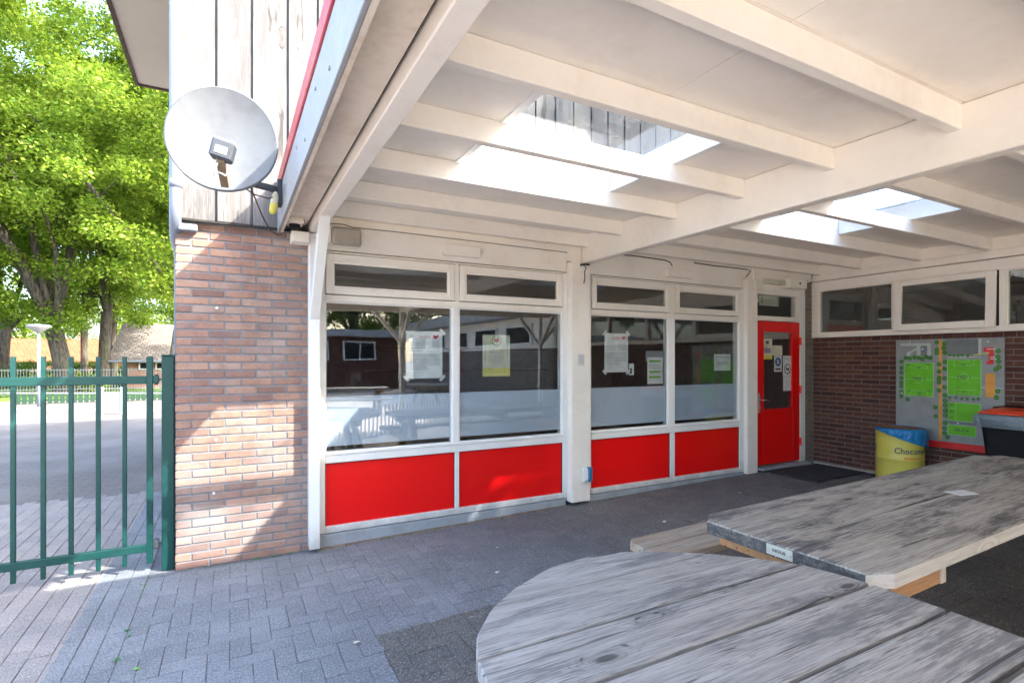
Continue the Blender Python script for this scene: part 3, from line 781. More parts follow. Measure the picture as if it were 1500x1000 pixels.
# number plate sticker on pillar
hn = thing('house_sticker', 'small white sticker with fine print on the wide pillar', 'sticker', (3.28,4.569,1.5))
B(3.228, 3.312, 4.5688, 4.5698, 1.51, 1.635).build('sheet', M['paper'], hn)
l = MB(); lines(l, 3.228, 1.51, .084, .125, 4.5688, .15, .85, [.85,.7,.55,.42,.25], .04, 8); l.build('print', M['inkgrey'], hn)['kind'] = 'stuff'

# ---------------- fittings on the facade ----------------
sb = thing('socket_box', 'blue and white outdoor socket box low on the wide pillar', 'socket', (3.34,4.56,.28))
B(3.285, 3.335, 4.545, 4.57, .285, .435, b=.004).build('back_box', M['white_clean'], sb)
B(3.335, 3.385, 4.52, 4.57, .285, .437, b=.006).build('flap', M['blue'], sb)
B(3.300, 3.335, 4.53, 4.548, .30, .42, b=.004).build('cover', M['white_clean'], sb)

fl = thing('bulkhead_lamp', 'dusty rectangular bulkhead lamp on the cream header above the first window', 'lamp', (.88,4.55,2.53))
m = MB(); poly = []
def rrect(x0, x1, z0, z1, r, n=4):
    pts = []
    for cx, cz, a0 in ((x1-r,z1-r,0),(x0+r,z1-r,90),(x0+r,z0+r,180),(x1-r,z0+r,270)):
        for i in range(n+1): a = R(a0+90*i/n); pts.append((cx+r*math.cos(a), cz+r*math.sin(a)))
    return pts
def plate(x0, x1, z0, z1, y0, y1, r=.02, b=.006):
    m = MB(); m.prism(rrect(x0,x1,z0,z1,r), 0, abs(y1-y0), b); m.map(lambda a,b_,c: (a, max(y0,y1)-c, b_)); return m
plate(.745, .985, 2.535, 2.685, 4.54, 4.655, .025, .02).build('lens', paint('dusty_lens', (.40,.36,.30), .5, .6, (.26,.22,.17), 9), fl)
plate(.735, .995, 2.526, 2.692, 4.60, 4.654, .03, .01).build('housing', M['cream'], fl)
B(.70, .74, 4.56, 4.655, 2.55, 2.69, b=.005).build('side_bracket', M['cream'], fl)
for nm, lb, x0, x1, z0, z1 in (('cover_box','shallow cream cover box on the header above the first mullion',1.75,2.115,2.548,2.655),
                      ('cover_box','shallow cream cover box on the header right of the wide pillar',4.55,4.94,2.55,2.645)):
    bx = thing(nm, lb, 'cover box', ((x0+x1)/2,4.6,z0)); plate(x0, x1, z0, z1, 4.60, 4.656, .012, .006).build('cover', M['cream'], bx)
bx = thing('emergency_light', 'long yellowed light fitting above the small window over the red door', 'lamp', (6.55,4.6,2.6)); plate(6.30, 6.80, 2.585, 2.645, 4.57, 4.655, .01, .006).build('cover', M['papercream'], bx)
cb = thing('camera_box', 'boxy white security camera housing in the corner above the red door', 'camera', (6.95,4.5,2.55))
B(6.66, 7.02, 4.50, 4.655, 2.545, 2.68, b=.008).build('housing', M['cream'], cb)
m = MB(); m.tube([(6.86,4.501,2.61),(6.86,4.492,2.61)], .014, 12); m.build('lens', M['black'], cb)
m = MB(); m.tube([(7.02,4.58,2.63),(7.2,4.6,2.67),(7.3,4.6,2.70)], .012, 8); m.build('conduit', M['cream'], cb)
c_ = MB(); pts = [(3.40,4.60,2.742),(3.7,4.60,2.738),(4.1,4.60,2.742),(4.5,4.60,2.735),(4.56,4.59,2.715),(4.60,4.6,2.68)]
c_.tube(pts, .006, 6); tag(c_.build('cable', M['cable'], None, True), 'dark cable clipped under the joist, from the wide pillar to the cover box', 'cable')
c_ = MB(); pts = [(4.96,4.60,2.745),(5.3,4.60,2.738),(5.7,4.60,2.742),(5.90,4.59,2.735),(5.96,4.58,2.72),(5.88,4.585,2.64)]
c_.tube(pts, .006, 6); tag(c_.build('cable', M['cable'], None, True), 'dark cable clipped under the joist, ending at the narrower pillar', 'cable')
c_ = MB(); c_.tube([(6.05,4.59,2.62),(6.07,4.592,2.5),(6.10,4.592,2.40),(6.125,4.595,2.33)], .007, 6)
tag(c_.build('cable', M['cream'], None, True), 'thin cream cable hanging on the top of the narrower pillar', 'cable')
c_ = MB(); c_.tube([(3.30,4.56,2.56),(3.32,4.55,2.55),(3.31,4.565,2.50),(3.315,4.565,2.44),(3.30,4.565,2.38)], .005, 6); c_.tube([(3.25,4.56,2.57),(3.30,4.53,2.575),(3.36,4.55,2.58)], .011, 6)
tag(c_.build('cable_tail', M['cable'], None, True), 'short loose cable tail at the head of the wide pillar', 'cable')
c_ = MB(); c_.tube([(.69,4.60,2.70),(.76,4.56,2.705),(.84,4.57,2.71),(.92,4.60,2.70),(1.3,4.64,2.715),(2.3,4.64,2.71),(3.14,4.64,2.705)], .0035, 6)
tag(c_.build('cable', plain('brown_cable', (.16,.12,.08), .6), None, True), 'thin brown cable running right from above the bulkhead lamp', 'cable')

# ---------------- side window strip ----------------
sw_ = thing('high_window_strip', 'long strip of cream framed high windows above the dark brick wall', 'window', (WX,4.6,1.88))
def fx(y0, y1, z0, z1, x0=WX-.03, x1=WX+.08, b=.004): return MB().box(x0, x1, y0, y1, z0, z1, b)
fx(-2, 4.66, 1.880, 1.944, WX-.035).build('bottom_rail', M['cream'], sw_)
fx(-2, 4.66, 2.545, 2.672).build('head_rail', M['cream'], sw_)
for (a, b_) in ((4.561,4.66),(3.575,3.614),(2.504,2.573),(1.29,1.36),(.05,.12),(-1.2,-1.13)):
    fx(a, b_, 1.944, 2.545, WX-.028).build('frame_post', M['cream'], sw_)
for (a, b_) in ((3.614,4.561),(1.36,2.504),(.12,1.29),(-1.13,.05)):
    B(WX+.02, WX+.026, a-.003, b_+.003, 1.94, 2.55).build('glass_pane', M['glass'], sw_)
    bd = MB()
    bd.box(WX-.01, WX+.018, b_-.014, b_, 1.944, 2.545); bd.box(WX-.01, WX+.018, a, a+.014, 1.944, 2.545)
    bd.box(WX-.01, WX+.018, a+.014, b_-.014, 2.531, 2.545); bd.box(WX-.01, WX+.018, a+.014, b_-.014, 1.944, 1.956); bd.build('glazing_bead', M['cream'], sw_)
# the middle sash hangs slightly open
sa = bpy.data.objects.new('opening_sash', None); COL.objects.link(sa); sa.parent = sw_; sa.location = Vector((WX-.035, 3.07, 2.545))-parent_loc(sw_)
sa.rotation_euler = (0, R(2.6), 0); sa['label'] = 'middle sash hanging slightly open'
def loc(mb, name, mat, par): o = mb.build(name, mat, par, world=False); return o
m = MB(); hw = .497; 
m.box(-.045, 0, -hw, -hw+.085, -.620, 0, .006); m.box(-.045, 0, hw-.085, hw, -.620, 0, .006)
m.box(-.044, 0, -hw+.085, hw-.085, -.070, 0, .006); m.box(-.044, 0, -hw+.085, hw-.085, -.620, -.540, .006)
loc(m, 'sash_frame', M['cream'], sa)
m = MB(); m.box(-.022, -.016, -hw+.08, hw-.08, -.545, -.065); loc(m, 'glass_pane', M['glass'], sa)
m = MB(); m.box(WX-.034, WX-.02, 2.565, 3.578, 1.93, 2.548); m2 = MB()
dg = MB(); dg.box(WX-.032, WX-.029, 2.560, 2.574, 1.93, 2.548); dg.box(WX-.032, WX-.029, 2.574, 3.575, 2.541, 2.549)
dg.build('shadow_gap', M['dark'], sw_)
# wall plate over the strip
wp = thing('wall_plate', 'long cream wall plate above the high window strip where the joists rest', 'beam', (WX,4.6,2.7))
B(7.345, 7.45, -2.1, 4.64, 2.680, 2.768, b=.004).build('lower_plate', M['cream'], wp)
B(7.372, 7.45, -2.1, 4.64, 2.771, 2.91, b=.004).build('upper_plate', M['cream'], wp)

# ---------------- interiors ----------------
ir = bpy.data.objects.new('interior_room', None); COL.objects.link(ir); struct(ir)
B(.3, 7.4, 4.77, 9.2, .02, .08).build('floor', M['intfloor'], ir)
B(.3, 7.4, 9.2, 9.3, .02, 2.9).build('wall', M['interior'], ir)
B(.2, .3, 4.77, 9.3, .02, 2.9).build('wall', M['interior'], ir)
B(7.4, 7.5, 4.77, 9.3, .02, 2.9).build('wall', M['interior'], ir)
B(.3, 7.4, 4.78, 9.2, 2.80, 2.88).build('ceiling', M['intceil'], ir)
ir2 = bpy.data.objects.new('interior_room', None); COL.objects.link(ir2); struct(ir2)
B(7.52, 12, -14, 4.76, .05, .12).build('floor', M['intfloor'], ir2)
B(11.9, 12, -14, 4.76, .1, 1.1).build('wall', M['interior'], ir2); B(11.9, 12, -6, 4.76, 1.1, 3.0).build('wall', M['interior'], ir2)  # gap in the unseen stretch, added to let daylight into the wing
B(7.52, 11.9, 4.68, 4.76, .1, 3.0).build('wall', M['interior'], ir2)
B(7.48, 12, -14, 4.76, 2.98, 3.05).build('ceiling', M['intceil'], ir2)
B(7.60, 7.75, -13.9, 4.6, 2.70, 2.97).build('ceiling_beam', M['intceil'], ir2)
B(9.3, 9.5, -3, 4.6, 2.62, 2.74).build('cable_tray', M['interior'], ir2)
for n_, (x, y, z) in enumerate(((8.6,3.75,2.73),(9.0,3.55,2.74),(9.0,3.05,2.66))):
    t = thing('spot_lamp', ['chrome ball spot behind the slightly open high sash, leftmost of three','chrome ball spot behind the slightly open high sash, middle of three','chrome ball spot behind the slightly open high sash, lowest and rightmost'][n_], 'lamp', (x,y,z), 'ball spot lamps inside the wing')
    m = MB(); m.tube([(x,y,2.98),(x,y,z+.06)], .012, 8); m.build('stem', M['steel'], t)
    m = MB(); m.lathe([(.0,.07),(.04,.06),(.065,.03),(.07,0),(.06,-.035),(.045,-.05),(0,-.05)], (x,y,z), 20); m.build('ball', M['chrome'], t, True)
m = MB(); m.lathe([(0,-.03),(.14,-.03),(.16,-.01),(.16,.01)], (9.3,3.4,2.96), 24); tag(m.build('ceiling_disc_lamp', M['white_clean'], None, True), 'flat white round ceiling lamp inside, behind the open high sash', 'lamp')
br = thing('bar_counter', 'dark wooden bar counter inside behind the windows', 'counter', (3.6,7.6,.08))
B(1.2, 6.2, 7.4, 7.9, 1.02, 1.08, b=.01).build('top', M['intdark'], br); B(1.25, 6.15, 7.45, 7.85, .08, 1.02).build('front', M['intdark'], br)
cbn = thing('back_shelf', 'shelf with bottles on the inner back wall of the canteen', 'shelf', (3.6,9.1,1.3))
for z in (1.35, 1.75): B(2.0, 5.6, 8.98, 9.19, z, z+.03).build('board', M['intdark'], cbn)
# radiator pipe, folded cloth and bits on the inner sill
sd = thing('window_sill_board', 'inner sill board low behind the facade windows', 'sill', (3.2,4.85,.76))
B(.7, 5.9, 4.765, 4.95, .735, .765, b=.006).build('board', M['intceil'], sd)
m = MB(); m.box(3.80, 3.96, 4.80, 4.88, 1.25, 1.31, .02); m.lathe([(0,-.03),(.035,-.02),(.04,.0),(.03,.03),(0,.035)], (4.02,4.84,1.30), 12)
# ---------------- timber cladding and upper storey ----------------
gapc = plain('grey_backing', (.13,.135,.15), .8)
cl = thing('timber_cladding', 'whitewashed vertical board cladding above the brick pier, behind the satellite dish', 'cladding', (0,4.6,2.63))
B(-.345, .41, 4.625, 4.649, 2.64, 3.0).build('backing', gapc, cl); B(-.345, 7.40, 4.625, 4.66, 3.0, 6.25).build('backing', gapc, cl)
edges = [-.335,-.098,.146,.405]
x = .405
while x < 7.3: x += .232+rb.uniform(-.006,.006); edges.append(x)
for a, b_ in zip(edges, edges[1:]):
    zb = 2.628+rb.uniform(-.003,.004) if a < .4 else 3.02
    m = MB(); m.box(0, b_-a-.017, 0, .024, 0, 6.25-zb, .003)
    o = m.build('board', M['cladding'], cl, world=False); o.location = Vector((a+.012, 4.598+rb.uniform(-.002,.002), zb))-parent_loc(cl)
    o.rotation_euler = (0, 0, rb.uniform(-.004,.004))
B(-.33, .40, 4.59, 4.624, 2.612, 2.627).build('drip_edge', M['dark'], cl)
us = thing('upper_storey', 'upper storey of the building with a beige eave soffit at the top left', 'building', (3.5,8,2.7))
B(-.36, -.30, 4.64, 11.1, 2.60, 6.3).build('side_wall', M['cladding'], us)
B(7.35, 7.45, 4.66, 11.1, 2.9, 6.3).build('side_wall', M['cladding'], us)
B(-.3, 7.4, 11.0, 11.1, 0, 6.3).build('back_wall', M['mortar'], us)
sf = MB()
for (a, b_) in ((4.35, 6.06), (6.066, 8.5), (8.506, 11.14)): sf.box(-1.40, -.34, a, b_, 6.36, 6.372)
sf.build('soffit_panel', paint('beige_soffit', (.54,.49,.42), .6, .15, (.4,.35,.28), 1), us)
B(-1.46, 7.5, 4.30, 11.25, 6.374, 6.60).build('roof', M['dark'], us)
t_ = MB(); t_.box(-1.455, -1.40, 4.31, 11.2, 6.335, 6.373); t_.box(-1.40, -.36, 11.142, 11.2, 6.335, 6.373); t_.build('eave_trim', plain('brown_trim', (.06,.03,.02), .6), us)
m = MB(); m.lathe([(.0,-.02),(.05,-.02),(.10,0),(.10,.01)], (-.62,9.55,6.352), 16); m.build('soffit_spot', M['steel'], us, True)

# downpipe
dp = thing('downpipe', 'pale grey round rain pipe at the corner left of the board cladding', 'downpipe', (-.36,4.57,0))
m = MB(); m.tube([(-.352,4.57,6.34),(-.352,4.57,2.70),(-.356,4.60,2.60),(-.362,4.72,2.50),(-.345,4.86,2.40),(-.345,4.86,.02)], .040, 16); m.build('pipe', M['zinc'], dp, True)
for z in (2.865, 5.0):
    m = MB(); m.tube([(-.352,4.57,z-.03),(-.352,4.57,z+.03)], .044, 16); m.build('socket', M['zinc'], dp, True)
m = MB(); m.box(-.34, -.215, 4.585, 4.648, 2.535, 2.588, .008); m.build('clamp', M['zinc'], dp)

# ---------------- canopy ----------------
ca = thing('canopy', 'flat white timber canopy with joists and skylights over the terrace', 'canopy', (3.5,1.2,2.6))
YF = -2.2
B(.566, .66, YF, 4.60, 2.61, 2.903, b=.006).build('edge_beam', M['cream'], ca)
B(3.338, 3.432, YF, 4.66, 2.606, 2.903, b=.006).build('main_beam', M['cream'], ca)
B(.66, 7.34, YF-.06, YF+.03, 2.61, 2.903, b=.006).build('front_beam', M['cream'], ca)
JY = [4.545,3.975,3.29,2.62,1.965,1.31,.655,0.0,-.655,-1.31]
for y in JY:
    for (a, b_) in ((.66,3.338),(3.432,7.372)):
        dz = rb.uniform(-.003,.003)
        B(a-.002, b_+.002, y, y+.058, 2.772+dz, 2.904, b=.004).build('joist', M['cream'], ca)
OP = [(1.37,2.625),(4.45,5.66)]
for (xa, xb), (o0, o1) in zip(((.60,3.385),(3.385,7.44)), OP):
    cuts = [YF-.2, -.98, .24, 1.30, 2.023, 3.29, 4.66]
    for a, b_ in zip(cuts, cuts[1:]):
        xs = [xa]+[v for v in ((1.94,) if xa < 1 else (4.6,5.82))]+[xb]
        if abs(a-2.023) < .01: xs = [xa, o0, o1, xb]
        for i, (p, q) in enumerate(zip(xs, xs[1:])):
            if abs(a-2.023) < .01 and i == 1: continue
            B(p+.0016, q-.0016, a+.0016, b_-.0016, 2.905+rb.uniform(0,.0012), 2.924).build('ceiling_panel', M['ceil'], ca)
    rf = MB()
    rf.box(xa-.22 if xa < 1 else xa, xb+(.3 if xb > 7 else 0), YF-.25, 2.0, 2.926, 3.0); rf.box(xa-.22 if xa < 1 else xa, xb+(.3 if xb > 7 else 0), 3.32, 4.59, 2.926, 3.0)
    rf.box(xa-.22 if xa < 1 else xa, o0-.03, 2.0, 3.32, 2.926, 3.0); rf.box(o1+.03, xb+(.3 if xb > 7 else 0), 2.0, 3.32, 2.926, 3.0)
    rf.build('roof_deck', M['dark'], ca)
    sk = bpy.data.objects.new('skylight', None); COL.objects.link(sk); sk.parent = ca; sk.location = Vector(((o0+o1)/2, 2.65, 2.9))-parent_loc(ca)
    m = MB(); m.box(o0-.045, o0, 2.023, 3.288, 2.893, 3.05, .003); m.box(o1, o1+.045, 2.023, 3.288, 2.893, 3.05, .003)
    m.box(o0-.045, o1+.045, 1.985, 2.0225, 2.9255, 3.05); m.box(o0-.045, o1+.045, 3.2905, 3.33, 2.9255, 3.05)
    m.build('upstand', M['white'], sk)
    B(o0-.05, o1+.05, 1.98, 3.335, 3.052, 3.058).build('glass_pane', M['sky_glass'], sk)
    m = MB(); m.box((o0+o1)/2-.012, (o0+o1)/2+.012, 1.98, 3.335, 3.060, 3.08) 
    m2 = MB(); m2.box(o0-.06, o0-.03, 1.97, 3.345, 3.059, 3.075); m2.box(o1+.03, o1+.06, 1.97, 3.345, 3.059, 3.075); m2.build('glazing_cap', M['grey_metal'], sk)
# roof edge
B(.333, .352, YF-.25, 4.595, 2.593, 2.872, b=.003).build('fascia', M['fascia'], ca)
m = MB(); m.box(.322, .372, YF-.25, 4.585, 2.874, 2.915, .004); m.box(.330, .350, YF-.25, 4.585, 2.915, 3.010, .003); m.build('red_trim', M['redtrim'], ca)
B(.353, .375, YF-.25, 4.59, 2.595, 2.66, b=.002).build('fascia_batten', M['soffit'], ca)
sfm = MB(); sfm.box(.376, .548, YF-.25, 4.30, 2.672, 2.688); sfm.box(.376, .548, 4.306, 4.59, 2.672, 2.688); sfm.build('soffit', M['soffit'], ca)
B(.549, .565, YF-.25, 4.59, 2.70, 2.9).build('shadow_gap', M['dark'], ca)
m = MB()
for i in range(16):
    y = 4.3-i*.37; z = 2.77 if i % 2 else 2.68
    m = MB(); m.tube([(.334,y,z),(.326,y,z)], .009, 6); m.build('fascia_bolt', M['steel'], ca)
for x in (.61, 3.385, 7.0):
    B(x-.05, x+.05, YF-.02, YF+.075, 0, 2.61, b=.006).build('front_post', M['white'], ca)
    m = MB()
    for sx in (-1, 1):
        if x < 1 and sx < 0: continue
        m.bar((x+sx*.03, YF+.02, 1.95), (x+sx*.62, YF+.02, 2.62), .07, .08, (0,1,0), .004)
    m.bar((x, YF+.05, 1.95), (x, YF+.66, 2.62), .07, .08, (1,0,0), .004)
    m.build('front_brace', M['white'], ca)
# gadget in the soffit corner
sg = thing('soffit_lamp', 'small round dark lamp with a wire loop in the soffit corner above the brick pier', 'lamp', (.44,4.42,2.64))
m = MB(); m.box(.392, .505, 4.34, 4.50, 2.628, 2.67, .006); m.build('base', M['soffit'], sg)
m = MB(); m.lathe([(0,-.012),(.02,-.03),(.036,-.034),(.042,-.02),(.042,0)], (.445,4.42,2.628), 20); m.build('lens', M['black'], sg, True)
m = MB(); m.tube([(.40+.055*(1-math.cos(a)), 4.37, 2.655+.0*a+.055*math.sin(a)-.02) for a in [i*math.pi/10 for i in range(11)]], .005, 6); m.build('wire', M['cable'], sg, True)

# ---------------- satellite dish ----------------
KS = 3.752/4.152
def kk(v): return Vector((v[0]*KS, v[1]*KS, EYE+(v[2]-EYE)*KS))
C = kk((-.047, 4.15, 3.098)); az, el = R(-10), R(-3)
nn = Vector((math.sin(az)*math.cos(el), -math.cos(az)*math.cos(el), math.sin(el)))
uu = Vector((0,0,1)).cross(nn).normalized(); vv = nn.cross(uu)
if vv.z < 0: vv = -vv; uu = -uu
def D(x, y, z): return tuple(C + uu*x + vv*y + nn*z)
sd_ = thing('satellite_dish', 'round grey satellite dish mounted in front of the board cladding', 'satellite dish', tuple(C))
m = MB(); RD = .311; prof = [(0.001,-.052)]+[(RD*i/14, -.052*(1-(i/14)**2)) for i in range(1,15)]
m.lathe(prof, n=72); m.lathe([(RD,0),(RD+.004,-.002)], n=72); 
m.map(D); m.build('reflector', M['dish'], sd_, True)
m = MB(); m.lathe([(RD+.001,.001),(RD+.007,-.003),(RD+.008,-.026),(RD-.004,-.028)]+[(RD*i/14, -.052*(1-(i/14)**2)-.010) for i in range(12,0,-1)]+[(.001,-.062)], n=72); m.map(D); m.build('rim', M['dishrim'], sd_, True)
# feed arm from the lower rim towards the viewer, with the grey feed box
def wp_(px, py, depth): r_ = Vector(((math.sin(R(28.115))+(px-750)/773*math.cos(R(28.115)))*depth, (math.cos(R(28.115))-(px-750)/773*math.sin(R(28.115)))*depth, (525-py)/773*depth+EYE)); return r_
a0 = kk((-.030, 4.10, 2.775)); a1 = kk((-.055, 3.79, 2.845))
m = MB(); m.bar(a0, a1, .045, .05, (0,0,1), .004); m.build('feed_arm', plain('bronze_arm', (.27,.20,.13), .5), sd_)
f0 = kk((-.040, 3.80, 2.895)); fd = (Vector((0,0,0))+nn*1.0).normalized()
m = MB(); m.box(-.058, .058, -.054, .054, -.045, .045, .011)
tl = R(14)
def F(x, y, z):
    x2 = x*math.cos(tl)-y*math.sin(tl); y2 = x*math.sin(tl)+y*math.cos(tl)
    return tuple(f0+uu*(-x2 if uu.x < 0 else x2)+vv*y2*1.0+nn*z)
tl = -tl
m.map(F); m.build('feed_box', M['grey_metal'], sd_)
m = MB(); m.box(-.031, .031, -.027, .013, .0455, .0475); m.map(F); m.build('feed_label', M['paper'], sd_)
m = MB(); m.box(-.054, .054, .050, .060, -.036, .040, .003); m.map(F); m.build('feed_cap', M['white_clean'], sd_)
m = MB(); m.tube([tuple(f0+Vector((-.02,0,-.05))), tuple(f0+Vector((-.035,.0,-.10))), tuple(f0+Vector((-.045,.02,-.14))), tuple(f0+Vector((-.02,.03,-.115))), tuple(f0+Vector((.015,.03,-.13))), tuple(f0+Vector((.04,.02,-.09)))], .006, 6); m.build('feed_cable', M['paper'], sd_, True)
# bracket to the fascia
m = MB(); m.bar((.02,3.85,2.748),(.32,4.19,2.808), .04, .04, (0,0,1), .003); m.box(.30, .334, 4.14, 4.26, 2.70, 2.88, .004); m.bar((-.03,3.80,2.93),(.03,3.87,2.75), .04, .04, (0,1,0), .003)
m.build('bracket', M['grey_metal'], sd_)
m = MB(); m.tube([(.296,4.20,2.725),(.301,4.20,2.725)], .012, 8); m.build('bracket_bolt', M['steel'], sd_)
m = MB(); m.tube([(.04,3.84,2.72),(.14,3.95,2.69),(.24,4.08,2.71),(.30,4.14,2.76)], .0045, 6); m.tube([(.12,3.95,2.74),(.20,4.25,2.64),(.27,4.45,2.57),(.33,4.5,2.55),(.36,4.55,2.57)], .005, 6)
tag(m.build('dish_cable', M['cable'], None, True), 'thin loose cables hanging under the satellite dish bracket', 'cable')
m = MB(); m.lathe([(0,-.085),(.016,-.08),(.024,-.06),(.025,.03),(.02,.055),(.010,.075),(0,.08)], n=16); m.map(lambda x,y,z: (.278+x-z*.12*-1, 4.12+y, 2.70+z))
bo = thing('cable_float', 'pale plastic capsule with a yellow foot hanging by the satellite dish bracket', 'fitting', (.278,4.12,2.7))
m.build('body', M['papercream'], bo, True)
m = MB(); m.lathe([(0,-.088),(.018,-.083),(.0262,-.062),(.0272,-.01),(.02,-.008)], n=16); m.map(lambda x,y,z: (.278+x+z*.12, 4.12+y, 2.70+z)); m.build('foot', M['pyellow'], bo, True)

# ---------------- gate ----------------
GY = 4.75
gp = thing('gate_post', 'thick dark green square gate post against the brick pier', 'gate post', (-.41,GY,0))
B(-.452, -.372, GY-.04, GY+.04, 0, 1.605, b=.005).build('post', M['green'], gp); B(-.455, -.369, GY-.043, GY+.043, 1.605, 1.615, b=.003).build('cap', M['green'], gp)
ga = thing('bar_gate', 'dark green steel bar gate standing closed left of the brick pier', 'gate', (-1.6,GY,0))
for k, xr in enumerate([-.681,-.836,-.989,-1.140,-1.297,-1.45,-1.605,-1.76,-1.915,-2.07,-2.225,-2.38]):
    B(xr-.0135, xr+.0135, GY-.013, GY+.013, .062, 1.60, b=.002).build('bar', M['green'], ga)
B(-.548, -.508, GY-.02, GY+.02, .062, 1.603, b=.003).build('end_stile', M['green'], ga)
B(-2.55, -.5475, GY-.02, GY+.02, 1.398, 1.457, b=.003).build('top_rail', M['green'], ga)
B(-2.55, -.5475, GY-.02, GY+.02, .150, .205, b=.003).build('bottom_rail', M['green'], ga)
B(-2.60, -2.55, GY-.025, GY+.025, .06, 1.603, b=.003).build('end_stile', M['green'], ga)
for z in (1.43, .20):
    m = MB(); m.box(-.508, -.470, GY-.018, GY+.018, z-.03, z+.03, .004); m.tube([(-.47,GY,z),(-.45,GY,z)], .008, 8); m.tube([(-.487,GY,z-.04),(-.487,GY,z+.04)], .012, 10); m.build('hinge', M['grey_metal'] if z < 1 else M['green'], ga)
B(-2.74, -2.64, GY-.05, GY+.05, 0, 1.62, b=.005).build('far_post', M['green'], ga)

# ---------------- sign board ----------------
sg = thing('field_map_board', 'grey field map board with green pitches screwed on the dark brick wall', 'sign board', (WX-.01, 3.04, 1.2))
SX = WX-.026
B(SX, WX-.004, 3.568-1.052, 3.568, .617, 1.816, b=.002).build('panel', plain('silver_grey_panel', (.27,.29,.29), .42), sg)
B(SX-.003, WX-.004, 3.568-1.052, 3.568, .540, .616, b=.002).build('red_strip', M['redplain'], sg)
def sq(a, b_, c, d_, lift=1): return [(SX-.0006*lift, 3.568-s_, .56+t_) for s_, t_ in ((a,c),(b_,c),(b_,d_),(a,d_))]
def srect(name, mat, rects, lift=1):
    m = MB()
    for r_ in rects: m.add(sq(*r_, lift), [(0,1,2,3)])
    return m.build(name, M[mat] if isinstance(mat, str) else mat, sg)
grn = plain('pitch_green', (.13,.50,.008), .5); grey2 = plain('map_dark_grey', (.17,.19,.19), .5); lgrey = plain('map_pale_grey', (.48,.52,.49), .5)
grn2 = plain('crown_green', (.03,.16,.015), .5); wl_ = plain('pitch_line', (.42,.66,.34), .5)
srect('grey_area', grey2, [(.52,.826,1.07,1.245),(.27,.335,1.06,1.18)])
srect('road', lgrey, [(.05,.36,1.18,1.212),(.338,.375,1.062,1.20),(.228,.268,1.062,1.184),(.121,.16,1.057,1.10),(.826,.854,1.064,1.25),(.54,.86,1.035,1.05),(.855,1.04,.70,.712)])
m = MB(); m.add([(SX-.0007, 3.568-s_, .56+t_) for s_, t_ in ((.121,1.09),(.245,1.17),(.245,1.14),(.16,1.09))], [(0,1,2,3)]); m.build('road', lgrey, sg)
srect('parking_sign', 'pblue', [(.272,.312,1.115,1.155)], 2); srect('parking_sign', 'paper', [(.280,.287,1.12,1.15),(.280,.303,1.143,1.150),(.297,.303,1.132,1.150),(.280,.303,1.130,1.136)], 3)
srect('path', 'porange', [(.455,.487,.075,1.25)])
srect('pitch', grn, [(.096,.403,.569,.978),(.538,.854,.604,1.018),(.541,.85,.309,.521),(.544,.806,.147,.262)], 1)
srect('grey_area', grey2, [(.545,.85,.275,.300)], 2)
def outline(a, b_, c, d_, w_=.004): return [(a,b_,c,c+w_),(a,b_,d_-w_,d_),(a,a+w_,c+w_,d_-w_),(b_-w_,b_,c+w_,d_-w_)]
L_ = []
for (a, b_, c, d_) in ((.096,.403,.569,.978),(.538,.854,.604,1.018)):
    L_ += outline(a,b_,c,d_,.005); mz = (c+d_)/2; L_ += [(a,b_,mz-.0015,mz+.0015)]
    w_ = b_-a; L_ += outline(a+.2*w_, b_-.2*w_, d_-.07, d_, .003)+outline(a+.2*w_, b_-.2*w_, c, c+.07, .003)+outline(a+.35*w_, b_-.35*w_, d_-.03, d_, .002)+outline(a+.35*w_, b_-.35*w_, c, c+.03, .002)
L_ += outline(.541,.85,.309,.521,.004)+outline(.541,.62,.309,.521,.003)+[(.541,.62,.378,.381),(.541,.62,.45,.453)]+outline(.544,.806,.147,.262,.003)
srect('pitch_line', wl_, L_, 2)
m = MB()
for (cx, cz) in ((.25,.774),(.696,.811)):
    k0 = len(m.v)
    for i in range(20):
        a, b_ = 2*math.pi*i/20, 2*math.pi*(i+1)/20
        m.add([(SX-.0013, 3.568-(cx+.85*r_*math.cos(t__)), .56+cz+r_*math.sin(t__)) for r_, t__ in ((.045,a),(.048,a),(.048,b_),(.045,b_))], [(0,1,2,3)])
m.build('pitch_line', wl_, sg)
srect('clubhouse_mark', 'redplain', [(.874,.961,1.100,1.150),(.918,.961,.998,1.100),(.898,.961,.964,.998)], 2)
srect('white_lettering', 'paper', [(.90,.985,1.125,1.134),(.93,.985,1.038,1.045),(.93,1.005,1.018,1.026)], 3)
m = MB(); m.add([(SX-.0014, 3.568-s_, .56+t_) for s_, t_ in ((.78,1.072),(.925,1.095),(.925,1.085),(.78,1.06))], [(0,1,2,3)]); m.build('yellow_arrow', M['pyellow'], sg)
srect('orange_area', 'porange', [(.89,.973,.601,.862)], 2)
